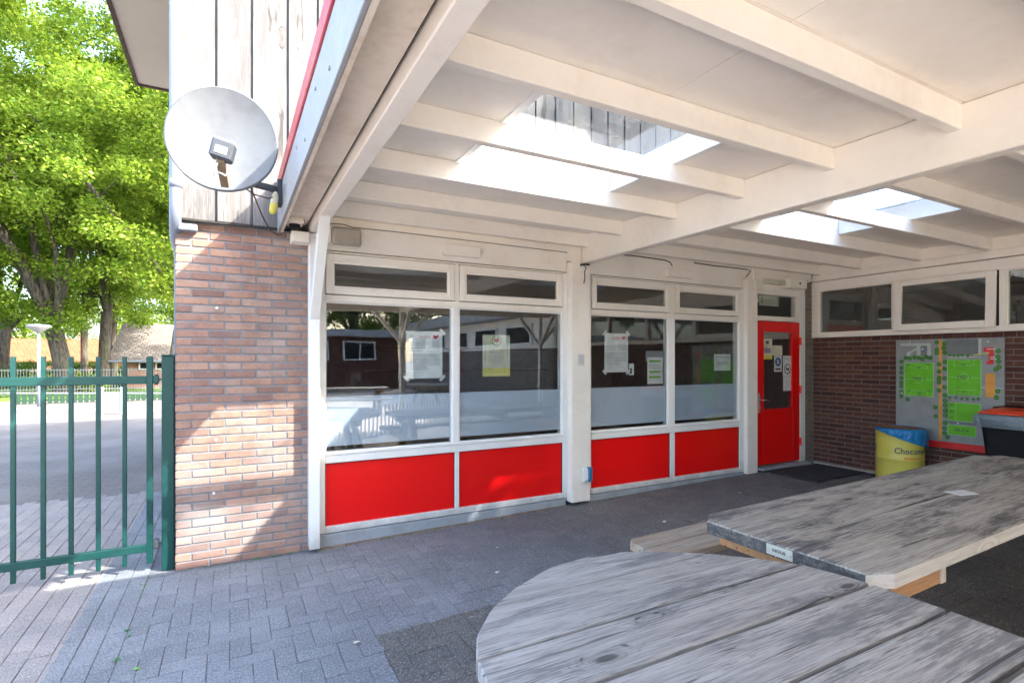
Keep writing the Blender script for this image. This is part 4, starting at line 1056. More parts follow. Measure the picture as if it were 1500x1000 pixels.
TREES = [(0.435,1.217),(0.511,1.199),(0.435,1.131),(0.502,1.151),(0.511,1.098),(0.435,1.093),(0.111,1.034),(0.155,1.029),(0.204,1.04),(0.286,1.018),(0.328,1.045),(0.37,1.034),(0.066,0.989),(0.061,0.91),(0.061,0.853),(0.061,0.785),(0.061,0.729),(0.061,0.683),(0.061,0.615),(0.061,0.559),(0.131,0.524),(0.457,0.959),(0.457,0.873),(0.457,0.787),(0.457,0.745),(0.457,0.653),(0.516,0.986),(0.511,0.906),(0.511,0.795),(0.511,0.693),(0.516,0.598),(0.516,0.534),(0.516,0.481),(0.421,0.452),(0.425,0.345),(0.516,0.364),(0.564,1.066),(0.603,1.06),(0.642,1.06),(0.681,1.065),(0.731,1.056),(1.0,1.108),(1.0,1.043),(1.004,0.994),(1.008,0.935),(0.981,0.909),(0.996,0.672),(0.984,0.602),(0.564,0.575),(0.621,0.578),(0.676,0.566),(0.727,0.57),(0.785,0.568),(0.826,0.576),(0.518,0.42),(0.518,0.277),(0.511,0.212),(0.511,0.156),(0.541,0.112),(.46,.80),(.25,1.035)]
m = MB(); m3 = MB()
for (a, b_) in TREES:
    r_ = .026 if not (.56 < a < .84 and b_ < 1.1) else .017
    for (mm_, r0, x_) in ((m, r_, SX-.0019), (m3, r_*.5, SX-.0025)):
        k0 = len(mm_.v); n_ = 14
        for i in range(n_): t__ = 2*math.pi*i/n_; mm_.v.append((x_-.00002*(k0 % 23), 3.568-(a+r0*math.cos(t__)*.9), .56+b_+r0*math.sin(t__)))
        mm_.f.append(tuple(range(k0, k0+n_)))
m.build('tree_symbol', grn2, sg); m3.build('tree_symbol', plain('crown_green_light', (.06,.26,.02), .5), sg)
for txt, a, b_, sz in (('VELD 2',.253,.785,.042),('VELD 1',.698,.816,.042),('2A',.253,.913,.032),('1A',.689,.956,.036),('2001',.146,.947,.022),('2001',.347,.949,.022),('2B',.257,.599,.030),('1B',.689,.645,.030),('2002',.146,.631,.022),('2002',.347,.637,.022),('VELD 4',.672,.207,.044),('3A',.575,.49,.026),('3B',.575,.418,.028),('3C',.575,.345,.026)):
    q = text_mb(txt, sz, 1.0, .0006); q.map(lambda x,y,z: (SX-.0022, 3.568-(a+x), .56+b_+y)); q.build('lettering', M['ink'], sg)
for (a, b_) in ((.155,1.225),(.91,1.215),(.64,.285),(.065,.60)):
    q = MB(); q.lathe([(0,.004),(.010,.003),(.012,0)], n=10); q.map(lambda x,y,z: (SX-z-.001, 3.568-(a+x), .56+b_+y)); q.build('screw', M['steel'], sg)

# ---------------- barrel bin ----------------
bc = (7.08, 3.39); bz = gz(7.0)-.002; BR = .240
bb = thing('barrel_bin', 'yellow drum used as a litter bin with dark blue lettering', 'bin', (bc[0],bc[1],bz))
yb = paint('yellow_drum_paint', (.62,.55,.10), .42, .3, (.40,.34,.10), 5)
m = MB(); m.lathe([(BR-.01,0),(BR,.004),(BR,.06),(BR,.20),(BR,.296),(BR+.003,.300),(BR+.003,.304),(BR,.308),(BR,.40),(BR,.52),(BR,.606),(BR+.006,.615),(BR+.006,.625),(BR-.01,.628),(BR-.012,.3),(BR-.02,.02),(0,.02)], (bc[0],bc[1],bz), 56); m.build('drum', yb, bb, True)
m = MB(); m.lathe([(BR+.006,.622),(BR+.012,.635),(BR+.008,.655),(BR-.02,.660),(BR-.035,.650),(BR-.035,.60)], (bc[0],bc[1],bz), 56); m.build('rim', paint('rusty_rim', (.16,.075,.04), .7, .5, (.08,.04,.03), 12), bb, True)
m = MB(); m.lathe([(0,.615),(BR-.036,.615)], (bc[0],bc[1],bz), 40); m.build('inner_shade', M['black'], bb)
AC = math.atan2(-bc[1], -bc[0])
def wrap(mb, ang, z): 
    return mb.map(lambda x,y,zz: (bc[0]+(BR+.0015)*math.cos(AC+R(ang)+x/BR), bc[1]+(BR+.0015)*math.sin(AC+R(ang)+x/BR), bz+z+y))
navy = plain('navy_print', (.015,.06,.16), .45)
wrap(text_mb('Chocomel', .098, .86, .0015), 30, .408).build('lettering', navy, bb)
wrap(text_mb('Chocomel', .098, .86, .0015), -112, .408).build('lettering', navy, bb)
wrap(text_mb('DE ENIGE ECHTE', .031, .86, .0006), 34, .325).build('lettering', M['redplain'], bb)
bg_ = MB(); n_ = 80; rr_ = random.Random(8)
ph = [rr_.uniform(0,6.28) for _ in range(5)]
for i in range(n_+1):
    a = R(-62)+R(262)*i/n_; rel = (a-R(-62))/R(262)
    dep = .02+.19*math.sin(min(1, rel*1.55)*math.pi*.5)**1.5 if rel < .75 else .21-.15*(rel-.75)/.25
    for j in range(9):
        t__ = j/8; fold = .006*math.sin(a*17+ph[0])+.005*math.sin(a*29+ph[1]+t__*3)
        if j == 0: r_, z = BR-.022, .645
        elif j == 1: r_, z = BR-.012, .664
        elif j == 2: r_, z = BR+.015, .660
        else: r_, z = BR+.020+fold*(t__)+.012*math.sin(t__*3.1), .650-dep*(t__-.25)/.75
        bg_.v.append((bc[0]+r_*math.cos(AC+a), bc[1]+r_*math.sin(AC+a), bz+z))
for i in range(n_):
    for j in range(8): a = i*9+j; bg_.f.append((a, a+9, a+10, a+1))
t = NT('blue_bin_bag'); q = t.coord('pos'); nz = t.noise(q, 26, 3, .6, .6); t.bsdf((.012,.20,.48), .22, t.bump(nz, .9, .02), .6); M['bluebag'] = t.m
tag(bg_.build('bin_bag', M['bluebag'], None, True), 'bright blue bin bag folded over the edge of the yellow drum', 'bin bag')

# ---------------- wheelie bin ----------------
wb = thing('wheelie_bin', 'tall black plastic bin in front of the field map board, at the right edge', 'bin', (7.02,2.21,.11))
bx0, bx1, by0, by1 = 6.70, 7.34, 1.93, 2.49; z0 = gz(6.7)
m = MB(); n = 0
prof = [(.075,.00),(.075,.02),(.03,.50),(.0,.86)]
def ring(ins, z, r=.05, nn_=5):
    pts = []
    for cx, cy, a0 in ((bx1-ins-r,by1-ins-r,0),(bx0+ins+r,by1-ins-r,90),(bx0+ins+r,by0+ins+r,180),(bx1-ins-r,by0+ins+r,270)):
        for i in range(nn_): a = R(a0+90*i/(nn_-1)); pts.append((cx+r*math.cos(a), cy+r*math.sin(a), z))
    return pts
rings = [ring(i, z0+z) for i, z in prof]; k = len(rings[0])
for r_ in rings: m.v += r_
for a in range(len(rings)-1):
    for i in range(k): m.f.append((a*k+i, a*k+(i+1)%k, (a+1)*k+(i+1)%k, (a+1)*k+i))
m.f.append(tuple(range(k))); o = m.build('body', M['black'], wb)
for z, i_ in ((.80, -.012), (.86, -.02)):
    m = MB(); r1 = ring(i_, z0+z, .06); r2 = ring(i_, z0+z+.03, .06); m.v += r1+r2
    for i in range(k): m.f.append((i, (i+1)%k, k+(i+1)%k, k+i))
    m.f.append(tuple(range(k))); m.f.append(tuple(range(k, 2*k))); m.build('rim', M['black'], wb)
m = MB(); m.box(bx0-.004+.02, bx0+.03, 2.30, 2.318, z0+.04, z0+.80, .004); m.map(lambda x,y,z: (x+.055*(1-(z-z0)/.86), y, z)); m.build('rib', M['black'], wb)
for sy in (by0+.06, by1-.06):
    m = MB(); m.tube([(7.26,sy-.025,z0+.10),(7.26,sy+.025,z0+.10)], .10, 20); m.build('wheel', M['black'], wb)
m = MB(); m.box(7.05, 7.375, by0-.01, by1+.02, z0+.945, z0+.985, .01); m.build('hinge_bar', M['black'], wb)
lid = MB(); 
lid.box(bx0-.035, 7.05, by0-.02, by1-.005, z0+.935, z0+.958, .008); lid.box(bx0+.02, 7.03, by0+.03, by1-.06, z0+.958, z0+.972, .006)
lid.map(lambda x,y,z: (x, y, z+(x-bx0)*.05)); lid.build('lid', plain('orange_red_lid', (.70,.06,.015), .38), wb)
gm = MB(); nn_ = 6
def ring2(ins, z, am, r=.07):
    pts = ring(ins, z, r, 14); out = []
    for i, p in enumerate(pts):
        w_ = am*math.sin(i*1.9)+am*.7*math.sin(i*.8+1); cx, cy = (bx0+bx1)/2, (by0+by1)/2
        v = Vector((p[0]-cx, p[1]-cy)); v = v*(1+w_/v.length); out.append((cx+v.x, cy+v.y, p[2]+am*.6*math.sin(i*1.3)))
    return out
rs = [ring2(.0, z0+.93, 0), ring2(-.035, z0+.925, .003), ring2(-.045, z0+.88, .008), ring2(-.040, z0+.84, .010), ring2(-.022, z0+.80, .006)]
k = len(rs[0])
for r_ in rs: gm.v += r_
for a in range(4):
    for i in range(k): gm.f.append((a*k+i, a*k+(i+1)%k, (a+1)*k+(i+1)%k, (a+1)*k+i))
t = NT('grey_bin_bag'); q = t.coord('pos'); nz = t.noise(t.mapv(q, (1,1,2.4)), 12, 4, .6, .8); t.bsdf((.20,.25,.29), .3, t.bump(nz, .9, .03), .5); M['greybag'] = t.m
tag(gm.build('bin_bag', M['greybag'], None, True), 'grey bin bag folded over the rim of the tall black bin', 'bin bag')

# ---------------- tables ----------------
# outline of the round table, left and right edge as a function of y
RT = [(1.80,1.32),(1.79,1.18),(1.77,1.10),(1.70,.955),(1.67,.893),(1.575,.764),(1.44,.649),(1.34,.603),(1.20,.572),(1.0,.56),(.80,.575),(.60,.61),(.40,.69),(.2,.83),(.05,1.02),(-.03,1.32)]
RR = [(1.80,1.32),(1.79,1.43),(1.74,1.563),(1.68,1.66),(1.58,1.797),(1.45,1.93),(1.321,2.028),(1.20,2.058),(1.08,2.082),(.85,2.088),(.666,2.080),(.50,2.05),(.30,1.97),(.12,1.76),(0,1.56),(-.03,1.32)]
def interp(T, y):
    for (ya, xa), (yb, xb) in zip(T, T[1:]):
        if yb <= y <= ya: return xa+(xb-xa)*(ya-y)/(ya-yb)
    return T[-1][1]
rt = thing('round_picnic_table', 'large round picnic table of grey weathered planks in the foreground', 'table', (1.33,.9,0))
gaps = [1.80,1.583,1.325,1.091,.857,.612,.37,.13,-.03]
for i, (a, b_) in enumerate(zip(gaps, gaps[1:])):
    ya, yb = a-.0075, b_+.0075; 
    if i == 0: ya = 1.797; yb = b_+.0012
    if i == 1: ya = a-.0012
    ys = [yb+(ya-yb)*k/10 for k in range(11)]
    right = [(interp(RR, y), y) for y in ys]; left = [(interp(RT, y), y) for y in reversed(ys)]
    poly = right+[p for p in left if abs(p[0]-interp(RR, p[1])) > .012]
    m = MB(); m.prism(poly, 0, .052, .005); 
    o = m.map(lambda x,y,z: (x-1.33, y-a, z)).build('plank', M['tabletop'], rt, world=False)
    o.location = (0, a-.9, .708+rb.uniform(-.0015,.0015)); o.rotation_euler = (0, 0, 0)
for y in (.45, 1.25): B(.75 if y > 1 else .72, 1.90, y-.045, y+.045, .60, .705, b=.006).map(lambda a,b_,c: (1.33+(b_-y), .87+(a-1.33)+0*y, c)) 
for xx in (1.0, 1.66): B(xx-.04, xx+.04, .15, 1.55, .60, .706, b=.006).build('cross_beam', M['benchwood'], rt)
m = MB()
for sx, sy in ((1,1),(1,-1),(-1,1),(-1,-1)):
    l_ = MB(); l_.bar((1.33+sx*.30, .87+sy*.30, .70), (1.33+sx*.45, .87+sy*.45, .0), .09, .07, (0,0,1), .005); l_.build('leg', M['benchwood'], rt)

# long picnic table, runs with the rising pavement
TT = .0131
def picnic(name, label, loc_, rz, L=3.34, W=.88, H=.76, thick=.062, cut=.085, tilt=TT, mats=('tabletop2','benchwood','freshwood'), near_pale=True):
    t = thing(name, label, 'table', loc_, None, rz); t.rotation_euler = (0, -tilt, rz)
    g_ = W*.484
    for k, (a, b_) in enumerate(((0, g_-.0035), (g_+.0035, W))):
        if k == 0: poly = [(0.0, .05),(.108,a),(L-.11,a),(L,a+.10),(L,b_),(0,b_)]
        else: poly = [(0,a),(L,a),(L+.02,b_-.12),(L-.17,b_),(.10,b_),(0,b_-.075)]
        m = MB(); m.prism(poly, H-thick, H, .006); m.build('plank', M[mats[0]], t, world=False)
    for x in (.14, L-.25, L*.5):
        m = MB(); m.box(x, x+.075, .03, W-.03, H-thick-.098, H-thick-.002, .005); m.build('cross_beam', M[mats[2]], t, world=False)
    if L > 3:
        m = MB(); m.box(.215, .565, .04, .085, .602, .697, .004); m.build('stringer', M[mats[2]], t, world=False)
        m = MB(); m.box(.566, .61, .035, .095, .600, .697, .004); m.build('spacer_block', M['freshwoodz'], t, world=False)
    for x in (.22, L-.33):
        for s_ in (0, 1):
            y0, y1 = (.33, -.10) if s_ == 0 else (W-.33, W+.10)
            m = MB(); m.bar((x+.03, y0, H-thick-.01), (x+.03, y1, .02), .07, .095, (1,0,0), .005); m.build('leg', M[mats[2]], t, world=False)
        m = MB(); m.box(x-.045, x, -.42, W+.52, .33, .415, .005); m.build('bench_bearer', M[mats[2]], t, world=False)
    for s_, (a, b_) in enumerate(((-.52, -.24), (W+.24, W+.58))):
        for (c, d_) in ((a, (a+b_)/2-.004), ((a+b_)/2+.004, b_)):
            m = MB(); e = .05
            poly = [(0.02,c+ (e if c == a else 0)),(.07,c),(L-.07,c),(L-.02,c+(e if c == a else 0)),(L-.02,d_-(e if d_ == b_ else 0)),(L-.07,d_),(.07,d_),(.02,d_-(e if d_ == b_ else 0))]
            m.prism(poly, .417, .462, .006); m.build('bench_plank', M[mats[1]], t, world=False)
    return t
tb = picnic('long_picnic_table', 'long picnic table with two broad brown grey planks and a small metal nameplate', (2.163, 1.098, 0.0), R(.7))
# nameplate screwed on the plank end
m = MB(); m.box(-.0025, 0, .345, .47, .705, .752, .001); m.build('nameplate', plain('weathered_plate', (.50,.48,.40), .45, .1), tb, world=False)
q = text_mb('NOUS', .019, 1.2, .0008); q.map(lambda x,y,z: (-.0032, .408-x, .729+y)); q.build('lettering', M['ink'], tb, world=False)
for y in (.352, .463):
    q = MB(); q.lathe([(0,.0015),(.003,.001),(.0032,0)], n=8); q.map(lambda x,y_,z: (-.0028-z, y+x, .727+y_)); q.build('screw', M['steel'], tb, world=False)
nt = MB(); nt.box(-.085, .085, -.055, .055, 0, .0012); nt.map(lambda x,y,z: (3.855+x*.9+y*.25, 1.517-x*.20+y*.9, z+.760+TT*1.70+.0016))
no = thing('paper_note', 'white printed sheet lying on the long picnic table beside the plank gap', 'note', (3.855,1.517,.78)); nt.build('sheet', M['paper'], no)
l = MB()
for k in range(5):
    for j in range(6): l.box(-.06+j*.02, -.045+j*.02, .035-k*.015, .038-k*.015, .0013, .0016)
l.map(lambda x,y,z: (3.855+x*.9+y*.25, 1.517-x*.20+y*.9, z+.760+TT*1.70+.0016)); l.build('print', M['inkgrey'], no)['kind'] = 'stuff'

# litter on the paving
rl = random.Random(3)
for i, (x, y, lb) in enumerate(((1.95,3.9,'white scrap of paper on the paving in front of the second red panel'),(1.72,3.45,'flat pale scrap on the paving left of the round table'),(.62,3.0,'dry pale leaf at the corner of the brown paving patch'),(3.6,3.7,'white scrap of paper on the paving beside the bench end'),(5.05,4.02,'white scrap of paper on the dark paving before the red door'))):
    m = MB(); s_ = .022; pts = [(x+s_*rl.uniform(.6,1.3)*math.cos(a), y+s_*.6*rl.uniform(.6,1.3)*math.sin(a), gz(x)+.006+rl.uniform(0,.008)) for a in [k*math.pi/3 for k in range(6)]]
    m.add(pts, [(0,1,2,3,4,5)]); tag(m.build('litter', M['paper'] if i != 2 else M['papercream']), lb, 'litter')
m = MB(); pts = [(-.42+.022*math.cos(a)*(1 if k % 2 else .45), 3.28+.018*math.sin(a)*(1 if k % 2 else .45), .006) for k, a in enumerate([j*math.pi/5 for j in range(10)])]; m.add(pts, [tuple(range(10))])
tag(m.build('green_leaf', M['pgreen']), 'small green leaf on the blue grey paving near the gate', 'leaf')

# weeds in the joints at the foot of the wall
rw = random.Random(12); m = MB()
for k in range(46):
    if k < 26: x, y = rw.uniform(.7, 5.6), 4.595+rw.uniform(-.012, .01)
    elif k < 36: x, y = -.525+rw.uniform(-.006,.006), rw.uniform(2.6, 4.5)
    else: x, y = rw.uniform(-.35, .5), 4.635
    for j in range(rw.randrange(3, 9)):
        a = rw.uniform(0, 6.28); L = rw.uniform(.008, .024); w_ = L*.22; cx, cy = x+rw.uniform(-.015,.015), y+rw.uniform(-.006,.006); z = gz(x)+.001
        m.add([(cx-w_*math.sin(a), cy+w_*math.cos(a), z), (cx+w_*math.sin(a), cy-w_*math.cos(a), z), (cx+L*math.cos(a), cy+L*math.sin(a), z+L*rw.uniform(.4,1.0))], [(0,1,2)])
tag(m.build('weeds', M['pgreend']), 'tiny weeds and moss in the paving joints at the wall foot', 'weeds', kind='stuff')
# fallen bits: seeds, crumbs and leaf scraps
m = MB()
for k in range(420):
    x, y = rw.uniform(-1.6, 6.8), rw.uniform(.9, 4.55); s_ = rw.uniform(.002, .006); a = rw.uniform(0, 6.28); z = gz(x)+.0045
    m.add([(x+s_*math.cos(a+t), y+s_*.6*math.sin(a+t), z) for t in (0, 2.1, 4.2)], [(0,1,2)])
tag(m.build('crumbs', plain('pale_debris', (.42,.38,.28), .8)), 'fine pale seeds and crumbs scattered over the paving', 'debris', kind='stuff')
# ---------------- background ----------------
def leafmat(name, c1, c2, c3):
    t = NT(name); g = t.n('ShaderNodeNewGeometry'); r = g.outputs['Random Per Island']; p = t.coord('pos')
    n = t.noise(p, .55, 3, .6)
    c = t.ramp(r, [(0, c1), (.45, c2), (1, c3)]); c = t.mix(t.rng(n, .35, .7, 0, .6), c, c1)
    d = t.n('ShaderNodeBsdfPrincipled'); t.l(c, d.inputs['Base Color']); d.inputs['Roughness'].default_value = .5; d.inputs['Specular IOR Level'].default_value = .25
    tr = t.n('ShaderNodeBsdfTranslucent'); t.l(t.mix(.5, c, (.30,.42,.03)), tr.inputs[0])
    m = t.n('ShaderNodeMixShader'); m.inputs[0].default_value = .42; t.l(d.outputs[0], m.inputs[1]); t.l(tr.outputs[0], m.inputs[2]); t.l(m.outputs[0], t.out.inputs[0]); return t.m
M['leaf'] = leafmat('maple_leaves', (.06,.13,.012), (.15,.25,.02), (.33,.40,.07))
M['hedge'] = leafmat('hedge_leaves', (.025,.07,.012), (.06,.13,.02), (.10,.18,.03))
def bark():
    t = NT('bark'); p = t.coord('pos'); n = t.noise(t.mapv(p, (6,6,1.2)), 2, 5, .65); m = t.noise(p, 1.2, 3)
    c = t.mix(t.rng(n, .35, .65), (.035,.03,.025), (.11,.095,.08)); c = t.mix(t.rng(m, .45, .7, 0, .5), c, (.085,.09,.05))
    t.bsdf(c, .9, t.bump(n, .9, .05), .2); return t.m
M['bark'] = bark()
def leaf_mesh(name, clumps, per, size, seed, mat, flat=.55):
    rs_ = np.random.RandomState(seed); cs = []
    for (c, r_) in clumps:
        k = per
        v = rs_.normal(size=(k,3)); v /= np.linalg.norm(v, axis=1)[:,None]; v *= (rs_.rand(k,1)**.55)*r_; v[:,2] *= .62
        cs.append(v+np.array(c))
    P0 = np.concatenate(cs); n = len(P0)
    nrm = rs_.normal(size=(n,3)); nrm[:,2] = np.abs(nrm[:,2])+flat; nrm /= np.linalg.norm(nrm, axis=1)[:,None]
    t = rs_.normal(size=(n,3)); t -= nrm*(t*nrm).sum(1)[:,None]; t /= np.linalg.norm(t, axis=1)[:,None]; b = np.cross(nrm, t)
    s_ = size*(.6+.8*rs_.rand(n,1))
    V = np.stack([P0+t*s_*.55, P0+b*s_*.36+nrm*s_*.06, P0-t*s_*.55, P0-b*s_*.36+nrm*s_*.06], 1).reshape(-1,3)
    me = bpy.data.meshes.new(name); me.vertices.add(4*n); me.vertices.foreach_set('co', V.astype(np.float32).ravel())
    me.loops.add(4*n); me.loops.foreach_set('vertex_index', np.arange(4*n, dtype=np.int32))
    me.polygons.add(n); me.polygons.foreach_set('loop_start', np.arange(0, 4*n, 4, dtype=np.int32)); me.polygons.foreach_set('loop_total', np.full(n, 4, dtype=np.int32))
    me.materials.append(mat); me.update(); me.validate(); return me
def clump_set(seed, Rx, Rz, n, inner=.35, base_r=1.15):
    rs_ = random.Random(seed); out = []
    while len(out) < n:
        x, y, z = rs_.uniform(-1,1), rs_.uniform(-1,1), rs_.uniform(-1,1); d = math.sqrt(x*x+y*y+z*z)
        lim = 1+.16*math.sin(3.1*math.atan2(y,x)+seed)+.12*math.sin(5*z+seed)
        if inner < d < lim: out.append(((x*Rx, y*Rx, z*Rz), base_r*rs_.uniform(.65,1.25)))
    return out
CR = []
for sd in (1, 2, 3):
    cs = clump_set(sd, 5.6, 8.0, 205, .3, 1.05); CR.append((cs, leaf_mesh('crown', cs, 360, .145, sd, M['leaf'])))
dense = clump_set(9, 4.0, 4.6, 150, .1, 1.3); CRD = leaf_mesh('crown', dense, 300, .30, 9, M['leaf'])
def tree(label, x, y, r0, crown, cz, limbs, lean=(0,0), rz=0.0, sc_=1.0, group=None, fork=None, ydir=None):
    t = thing('broadleaf_tree', label, 'tree', (x, y, 0), group)
    rs_ = random.Random(int(x*31+y*7)); m = MB(); hfork = fork or 3.2
    top = Vector((x+lean[0], y+lean[1], cz+3))
    pts = [Vector((x, y, -.1)), Vector((x+.02, y, .5)), Vector((x+lean[0]*.25, y, hfork*.6)), Vector((x+lean[0]*.5, y+lean[1]*.5, hfork))]
    m.tube(pts, [r0*1.35, r0*1.05, r0*.95, r0*.92], 14)
    cs, me = crown if crown else (dense, CRD); base = pts[-1]
    if crown is None: cs = dense
    tips = [Vector(c) for c, r_ in cs]; ang = rz
    def W_(c): return Vector((x+lean[0]+sc_*(c.x*math.cos(ang)-c.y*math.sin(ang)), y+lean[1]+sc_*(c.x*math.sin(ang)+c.y*math.cos(ang)), cz+sc_*c.z))
    rs_.shuffle(tips)
    for k in range(limbs):
        e = W_(tips[k]); mid = base.lerp(e, .45)+Vector((rs_.uniform(-.6,.6), rs_.uniform(-.6,.6), rs_.uniform(.2,1.2)))
        q1 = base.lerp(mid, .5)+Vector((rs_.uniform(-.15,.15), rs_.uniform(-.15,.15), .15)); rr0 = r0*rs_.uniform(.28,.5)
        m.tube([base-Vector((0,0,.3)), q1, mid, mid.lerp(e,.55)+Vector((0,0,.3)), e], [rr0*1.1, rr0, rr0*.7, rr0*.42, .03], 9)
        for s_ in range(4):
            st = mid.lerp(e, rs_.uniform(0,.5)); near = sorted((W_(c) for c in tips), key=lambda q: (q-st).length)[2+s_*3]; e2 = near
            md = st.lerp(e2, .5)+Vector((0,0,rs_.uniform(-.2,.7)))
            m.tube([st, md, e2], [rr0*.45, rr0*.26, .02], 6)
    m.build('trunk', M['bark'], t, True)
    o = bpy.data.objects.new('crown', me); COL.objects.link(o); o.parent = t; o.location = (lean[0], lean[1], cz); o.rotation_euler = (0,0,rz); o.scale = (sc_,)*3
    return t
TG = 'broadleaf trees behind the yard'
tree('thick trunked maple with a pale leaning fork, behind the white railing left of the lamp side', -6.7, 31.4, .36, CR[0], 11.0, 6, (-.9,0), .3, 1.0, TG, 2.9)['label'] = 'thickest maple with a pale forked trunk, just right of the street lamp'
tree('straight dark trunked maple midway between the forked maple and the tiled shed', -5.75, 33.8, .27, CR[1], 11.8, 5, (.3,.2), 1.2, 1.05, TG, 4.0)
tree('maple with a mossy trunk half hidden by the corner of the brick pier', -2.12, 26.1, .25, CR[2], 11.2, 4, (.9,.4), 2.2, .95, TG, 4.2)
tree('maple at the left edge of the view with its crown filling the upper left corner', -12.3, 30.5, .30, CR[1], 10.6, 5, (0,0), 3.9, 1.0, TG, 3.2)
tree('slim maple trunk at the far left edge behind the street lamp', -12.0, 42.0, .30, CR[2], 12.0, 5, (.4,0), 5.2, 1.05, TG, 3.5)
tree('distant slim maple between the forked maple and the dark straight trunk', -8.3, 43.0, .20, CR[0], 12.5, 5, (0,0), 4.4, 1.1, TG, 4.5)
tree('distant slim maple whose trunk stands against the left slope of the tiled shed roof', -7.0, 44.6, .20, CR[1], 13.0, 5, (0,0), 2.9, 1.1, TG, 4.5)
tree('tall tree far behind the tiled shed', -1.5, 50.0, .30, CR[2], 12.0, 5, (0,0), .9, 1.2, TG, 4)
tree('distant tree behind the orange roofed house', -24, 92.0, .4, CR[0], 9.0, 4, (0,0), 1.9, 1.3, TG, 3)
tree('distant tree right behind the gable of the orange roofed house', -11, 92.0, .4, CR[1], 8.5, 4, (0,0), 2.9, 1.3, TG, 3)
tree('distant tree to the left of the orange roofed house', -36, 84.0, .4, CR[2], 9.0, 4, (0,0), 0, 1.3, TG, 3)

# shed with tiled roof
def tilemat(name, c1, c2, cm, sc_):
    t = NT(name); p = t.coord('obj'); b = t.n('ShaderNodeTexBrick'); t.l(p, b.inputs['Vector']); b.inputs['Scale'].default_value = sc_
    b.inputs['Brick Width'].default_value = .9; b.inputs['Row Height'].default_value = 1.0; b.inputs['Mortar Size'].default_value = .06
    b.inputs['Color1'].default_value = (*c1,1); b.inputs['Color2'].default_value = (*c2,1); b.inputs['Mortar'].default_value = (*cm,1)
    n = t.noise(p, 1.5, 5); c = t.mix(t.rng(n, .4, .7, 0, .5), b.outputs['Color'], c1)
    t.bsdf(c, .85, t.bump(t.math('SUBTRACT', 1.0, b.outputs['Fac']), .8, .05), .2); return t.m
sh = thing('tiled_shed', 'low brick shed with a grey tiled gable roof behind the railing, beside the gate post', 'shed', (-2,36,0))
M['hbrick'] = brickmat('far_brick', [(0,(.24,.11,.08)),(.5,(.30,.15,.105)),(1,(.26,.13,.095))])
B(-5.0, 4, 34.3, 42, -.1, 1.62).build('wall', M['hbrick'], sh)
tm = tilemat('grey_roof_tiles', (.14,.125,.11), (.21,.185,.165), (.07,.065,.06), 3.6)
def slope_roof(x0, x1, ye, yr, ze, zr, mat, par, yback, name='roof_slope'):
    L = math.hypot(yr-ye, zr-ze); an = math.atan2(zr-ze, yr-ye)
    m = MB(); m.box(0, x1-x0, 0, L, -.09, 0); o = m.build(name, mat, par, world=False); o.location = Vector((x0, ye, ze))-parent_loc(par); o.rotation_euler = (an, 0, 0)
    m = MB(); m.box(0, x1-x0, -L, 0, -.09, 0); o = m.build(name, mat, par, world=False); o.location = Vector((x0, yback, ze))-parent_loc(par); o.rotation_euler = (-an, 0, 0)
slope_roof(-5.55, 4.3, 33.6, 38.1, 1.50, 3.66, tm, sh, 42.6)
m = MB(); m.add([(-5,34.35,1.6),(-5,41.9,1.6),(-5,38.1,3.5)],[(0,1,2)]); m.build('gable', M['hbrick'], sh)
for (a, b_) in ((-4.3,-3.75),(-3.55,-2.95),(-2.7,-2.1)):
    f = B(a, b_, 34.22, 34.30, .98, 1.42).build('window', M['white_clean'], sh); B(a+.07, b_-.07, 34.20, 34.22, 1.05, 1.35).build('pane', M['black'], f)
m = MB(); m.tube([(-5.5,33.55,1.44),(4.2,33.55,1.44)], .05, 8); m.build('gutter', M['zinc'], sh)
# orange roofed house
ho = thing('orange_roofed_house', 'long brick house with a bright orange tiled roof behind the trees', 'house', (-15,77,-1.2))
B(-23, -5.5, 76.5, 84, -1.5, 1.3).build('wall', M['hbrick'], ho)
slope_roof(-23.4, -5.1, 75.9, 80.2, 1.25, 3.9, tilemat('orange_roof_tiles', (.24,.065,.03), (.30,.09,.042), (.15,.045,.022), 2.2), ho, 84.5)
for (a, b_) in ((-21.5,-19.9),(-17.4,-15.6),(-13.2,-11.8),(-9.2,-7.6)):
    f = B(a, b_, 76.38, 76.5, -.1, 1.0).build('window', M['white_clean'], ho); B(a+.15, b_-.15, 76.34, 76.38, .05, .85).build('pane', M['black'], f)
B(-16.0, -15.4, 80, 80.6, 3.6, 4.6).build('chimney', M['hbrick'], ho)
h2 = thing('grey_roofed_house', 'pale house gable with a blue grey roof at the far left behind the trees', 'house', (-28,76,-1))
B(-33, -24.2, 74, 82, -1.5, 1.2).build('wall', M['white_clean'], h2); slope_roof(-33.4, -23.8, 73.5, 78, 1.2, 4.1, tilemat('slate_roof', (.25,.28,.32), (.30,.33,.37), (.15,.16,.18), 2.2), h2, 82.5)
f = B(-29.5, -27.5, 73.9, 74, -.1, 1.0).build('window', M['black'], h2)

# street lamp
lp = thing('street_lamp', 'grey park lamp with a wide shallow cone head', 'street lamp', (-5.6,22.85,0))
m = MB(); m.tube([(-5.6,22.85,0),(-5.6,22.85,2.42)], [.05,.04], 12); m.build('pole', M['zinc'], lp, True)
m = MB(); m.lathe([(.04,0),(.06,.02),(.31,.20),(.32,.22),(.30,.24)], (-5.6,22.85,2.42), 28); m.build('cone', plain('lamp_cone', (.20,.21,.22), .4), lp, True)
m = MB(); m.lathe([(.33,.225),(.335,.25),(.25,.29),(.0,.31)], (-5.6,22.85,2.42), 28); m.build('cap', M['zinc'], lp, True)

